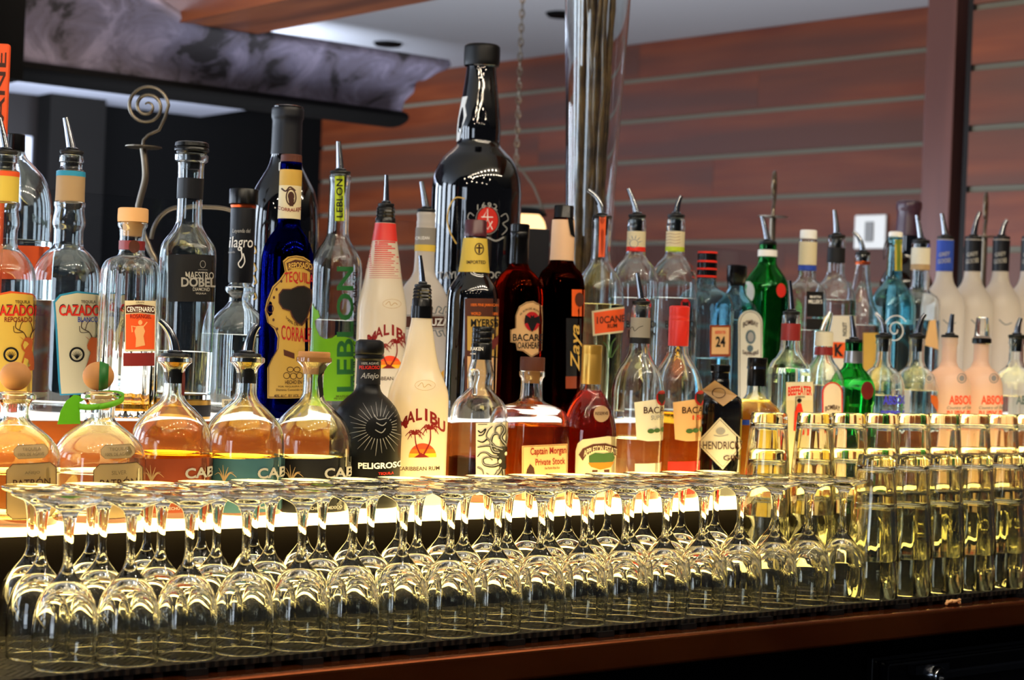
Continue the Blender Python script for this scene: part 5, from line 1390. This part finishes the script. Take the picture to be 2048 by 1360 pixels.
for i in range(12):
    a0 = rb_.uniform(0, 6.28); r0 = rb_.uniform(.003, .014); a1 = a0 + rb_.uniform(-.7, .7); r1 = rb_.uniform(.008, .038)
    zt = vz_(rb_.uniform(-190, -60)); pts = []
    for q in range(12):
        t = q/11
        r = r0 + (r1 - r0)*t; a = a0 + (a1-a0)*t
        r = min(r, 38*kv - t_ - .012 + (zt*t)*.06)
        pts.append((r*math.cos(a) + rb_.uniform(-.0025, .0025), r*math.sin(a) + rb_.uniform(-.0025, .0025), .0125 + (zt - .0125)*t))
    R0 = rb_.uniform(.006, .0095)
    path = curve3d(pts, 4)
    rad = [R0*(1 - .45*j/len(path))*(1 + .12*math.sin(j*1.7 + i)) for j in range(len(path))]
    V, Fc = tube_geo(path, rad, 8)
    if i % 2 == 0:
        j0 = int(len(path)*rb_.uniform(.35, .6)); s = Vector(path[j0]); dr = Vector((rb_.uniform(-.02, .02), rb_.uniform(-.02, .02), .22))
        p2 = [s + dr*(q/5) + Vector((rb_.uniform(-.002, .002), rb_.uniform(-.002, .002), 0)) for q in range(6)]
        v_, f_ = tube_geo(p2, [R0*.5*(1 - .1*q) for q in range(6)], 7); i0 = len(V); V += v_; Fc += [tuple(i0 + q for q in f) for f in f_]
    o = link('branch', V, Fc, 'branch_bark', None, 60, (uxv*kv, dv, Z_UP))
    tag(o, 'bare brown branch standing in the tall glass vase', 'branch', 'bare branches in the glass vase')

# wrought-iron candle stands with spiral tops
def iron_stand(name, x0, y0, v, label, spiral, plate, stem, turn, arms=()):
    ux0, _ = unroll(x0, y0); d = row_depth(ux0, v); k = d/F
    r = tag(empty(name, (ux0*k, d, Z_UP), turn), label, 'candle stand', 'wrought-iron spiral stands')
    def loc(x, y, dep=0): ux, uy = unroll(x, y); return ((ux - ux0)*k, dep, ZC - uy*k - Z_UP)
    cx_, cy2, R = spiral
    pts = []
    for t in np.linspace(0, 2*math.pi*2.35, 70):
        rr_ = R*(.13 + .87*t/(2*math.pi*2.35)); a = t + math.pi*1.28
        pts.append(loc(cx_ + rr_*math.cos(a), cy2 + rr_*math.sin(a)))
    pts += [loc(*q) for q in stem[0]]
    tube('spiral', pts, [3.6*k*(.45 + .55*min(1, i/18)) for i in range(len(pts))], 'iron', r, 10)
    p = loc(*plate[:2]); w = plate[2]*k
    lathe('drip_plate', [(0, p[2] - .002), (w*.9, p[2] - .001), (w, p[2]), (w, p[2] + .0015), (0, p[2] + .0015)], 'iron', r, 36).location = (p[0], 0, 0)
    pts = [loc(*q) for q in stem[1]]; pts = pts + [(pts[-1][0], 0, .0035)]
    pts = curve3d(pts, 5)
    tube('stem', pts, 6.5*k, 'iron', r, 10)
    for a in arms: tube('arm', curve3d([loc(*q) for q in a], 6), 4.6*k, 'iron', r, 8)
    z0 = .0
    lathe('foot', [(0, 0), (.03, 0), (.03, .003), (0, .005)], 'iron', r, 28).location = (pts[-1][0], 0, 0)
    return r
iron_stand('candle_stand', 292, 400, 2.37, 'wrought-iron candle stand with a big spiral top above the wooden-capped bottle', (294, 213, 43), (287, 295, 36),
    ([(330, 235), (318, 260), (297, 270), (287, 280), (286, 292)], [(286, 296), (290, 330), (290, 360), (280, 400), (277, 420), (284, 460), (300, 500), (312, 540), (312, 700)]), 0.0,
    [[(302, 478), (308, 455), (322, 432), (345, 417), (380, 414), (440, 416), (470, 424)]])
iron_stand('candle_stand', 1546, 430, 2.40, 'iron spiral stand seen edge-on behind the large green bottle', (1550, 372, 30), (1544, 434, 30),
    ([(1575, 390), (1566, 405), (1552, 412), (1546, 420), (1545, 432)], [(1544, 436), (1545, 470), (1543, 510), (1545, 560), (1545, 700)]), 1.35)
iron_stand('candle_stand', 1969, 470, 2.42, 'iron spiral stand seen edge-on between the frosted vodka bottles', (1972, 414, 29), (1968, 474, 26),
    ([(1998, 430), (1990, 445), (1976, 452), (1970, 460), (1968, 472)], [(1968, 476), (1966, 510), (1964, 550), (1966, 600), (1966, 700)]), 1.25)

# orange carton and a flat-shouldered bottle behind the left-hand bottles
p = at_row(8, 200, 2.36); k = p.y/F
b = Bottle('rum_bottle', 'tall rum bottle with an orange neck strip behind the left-hand tequila bottles', 24, 420, 'U', 2.36,
    [(300, 20), (306, 22), (312, 24), (330, 40), (352, 60), (380, 73), (412, 79), (440, 80), (800, 79)], 'clear_glass', (480, 'water'))
b.lathe('cap', 'black_plastic', [(268, 18), (270, 20), (300, 21), (303, 20)])
b.label('orange_paper', (-20, 494, 96, 560))
b.text('slate_ink', [('RUM', 62, 436, 90, 452, dict(slope=12))], b.body, .0008)
V, Fc = box_geo(-14*k, 14*k, -.006, .006, (Z_UP*0) , at_row(8, 92, 2.30).z - Z_UP)
p = at_row(-2, 300, 2.285)
cb = bevelled(link('bottle_carton', V, Fc, 'orange_paper', None, 0, (p.x, p.y, Z_UP), (0, 0, .1)), .003)
tag(cb, 'upright orange carton at the far left edge behind the deer-label bottles', 'carton')
bpy.context.view_layer.update()
V, Fc = [], []
for pv, pf in text_geo('10CANE', -.006, 0, .006, .16, rot=90):
    i0 = len(V); V += [(x_, -.0066, (at_row(8, 110, 2.30).z - Z_UP) - y_) for x_, y_ in pv]; Fc += [tuple(i0 + q for q in f) for f in pf]
link('lettering', V, Fc, 'brown_ink', cb, 0)
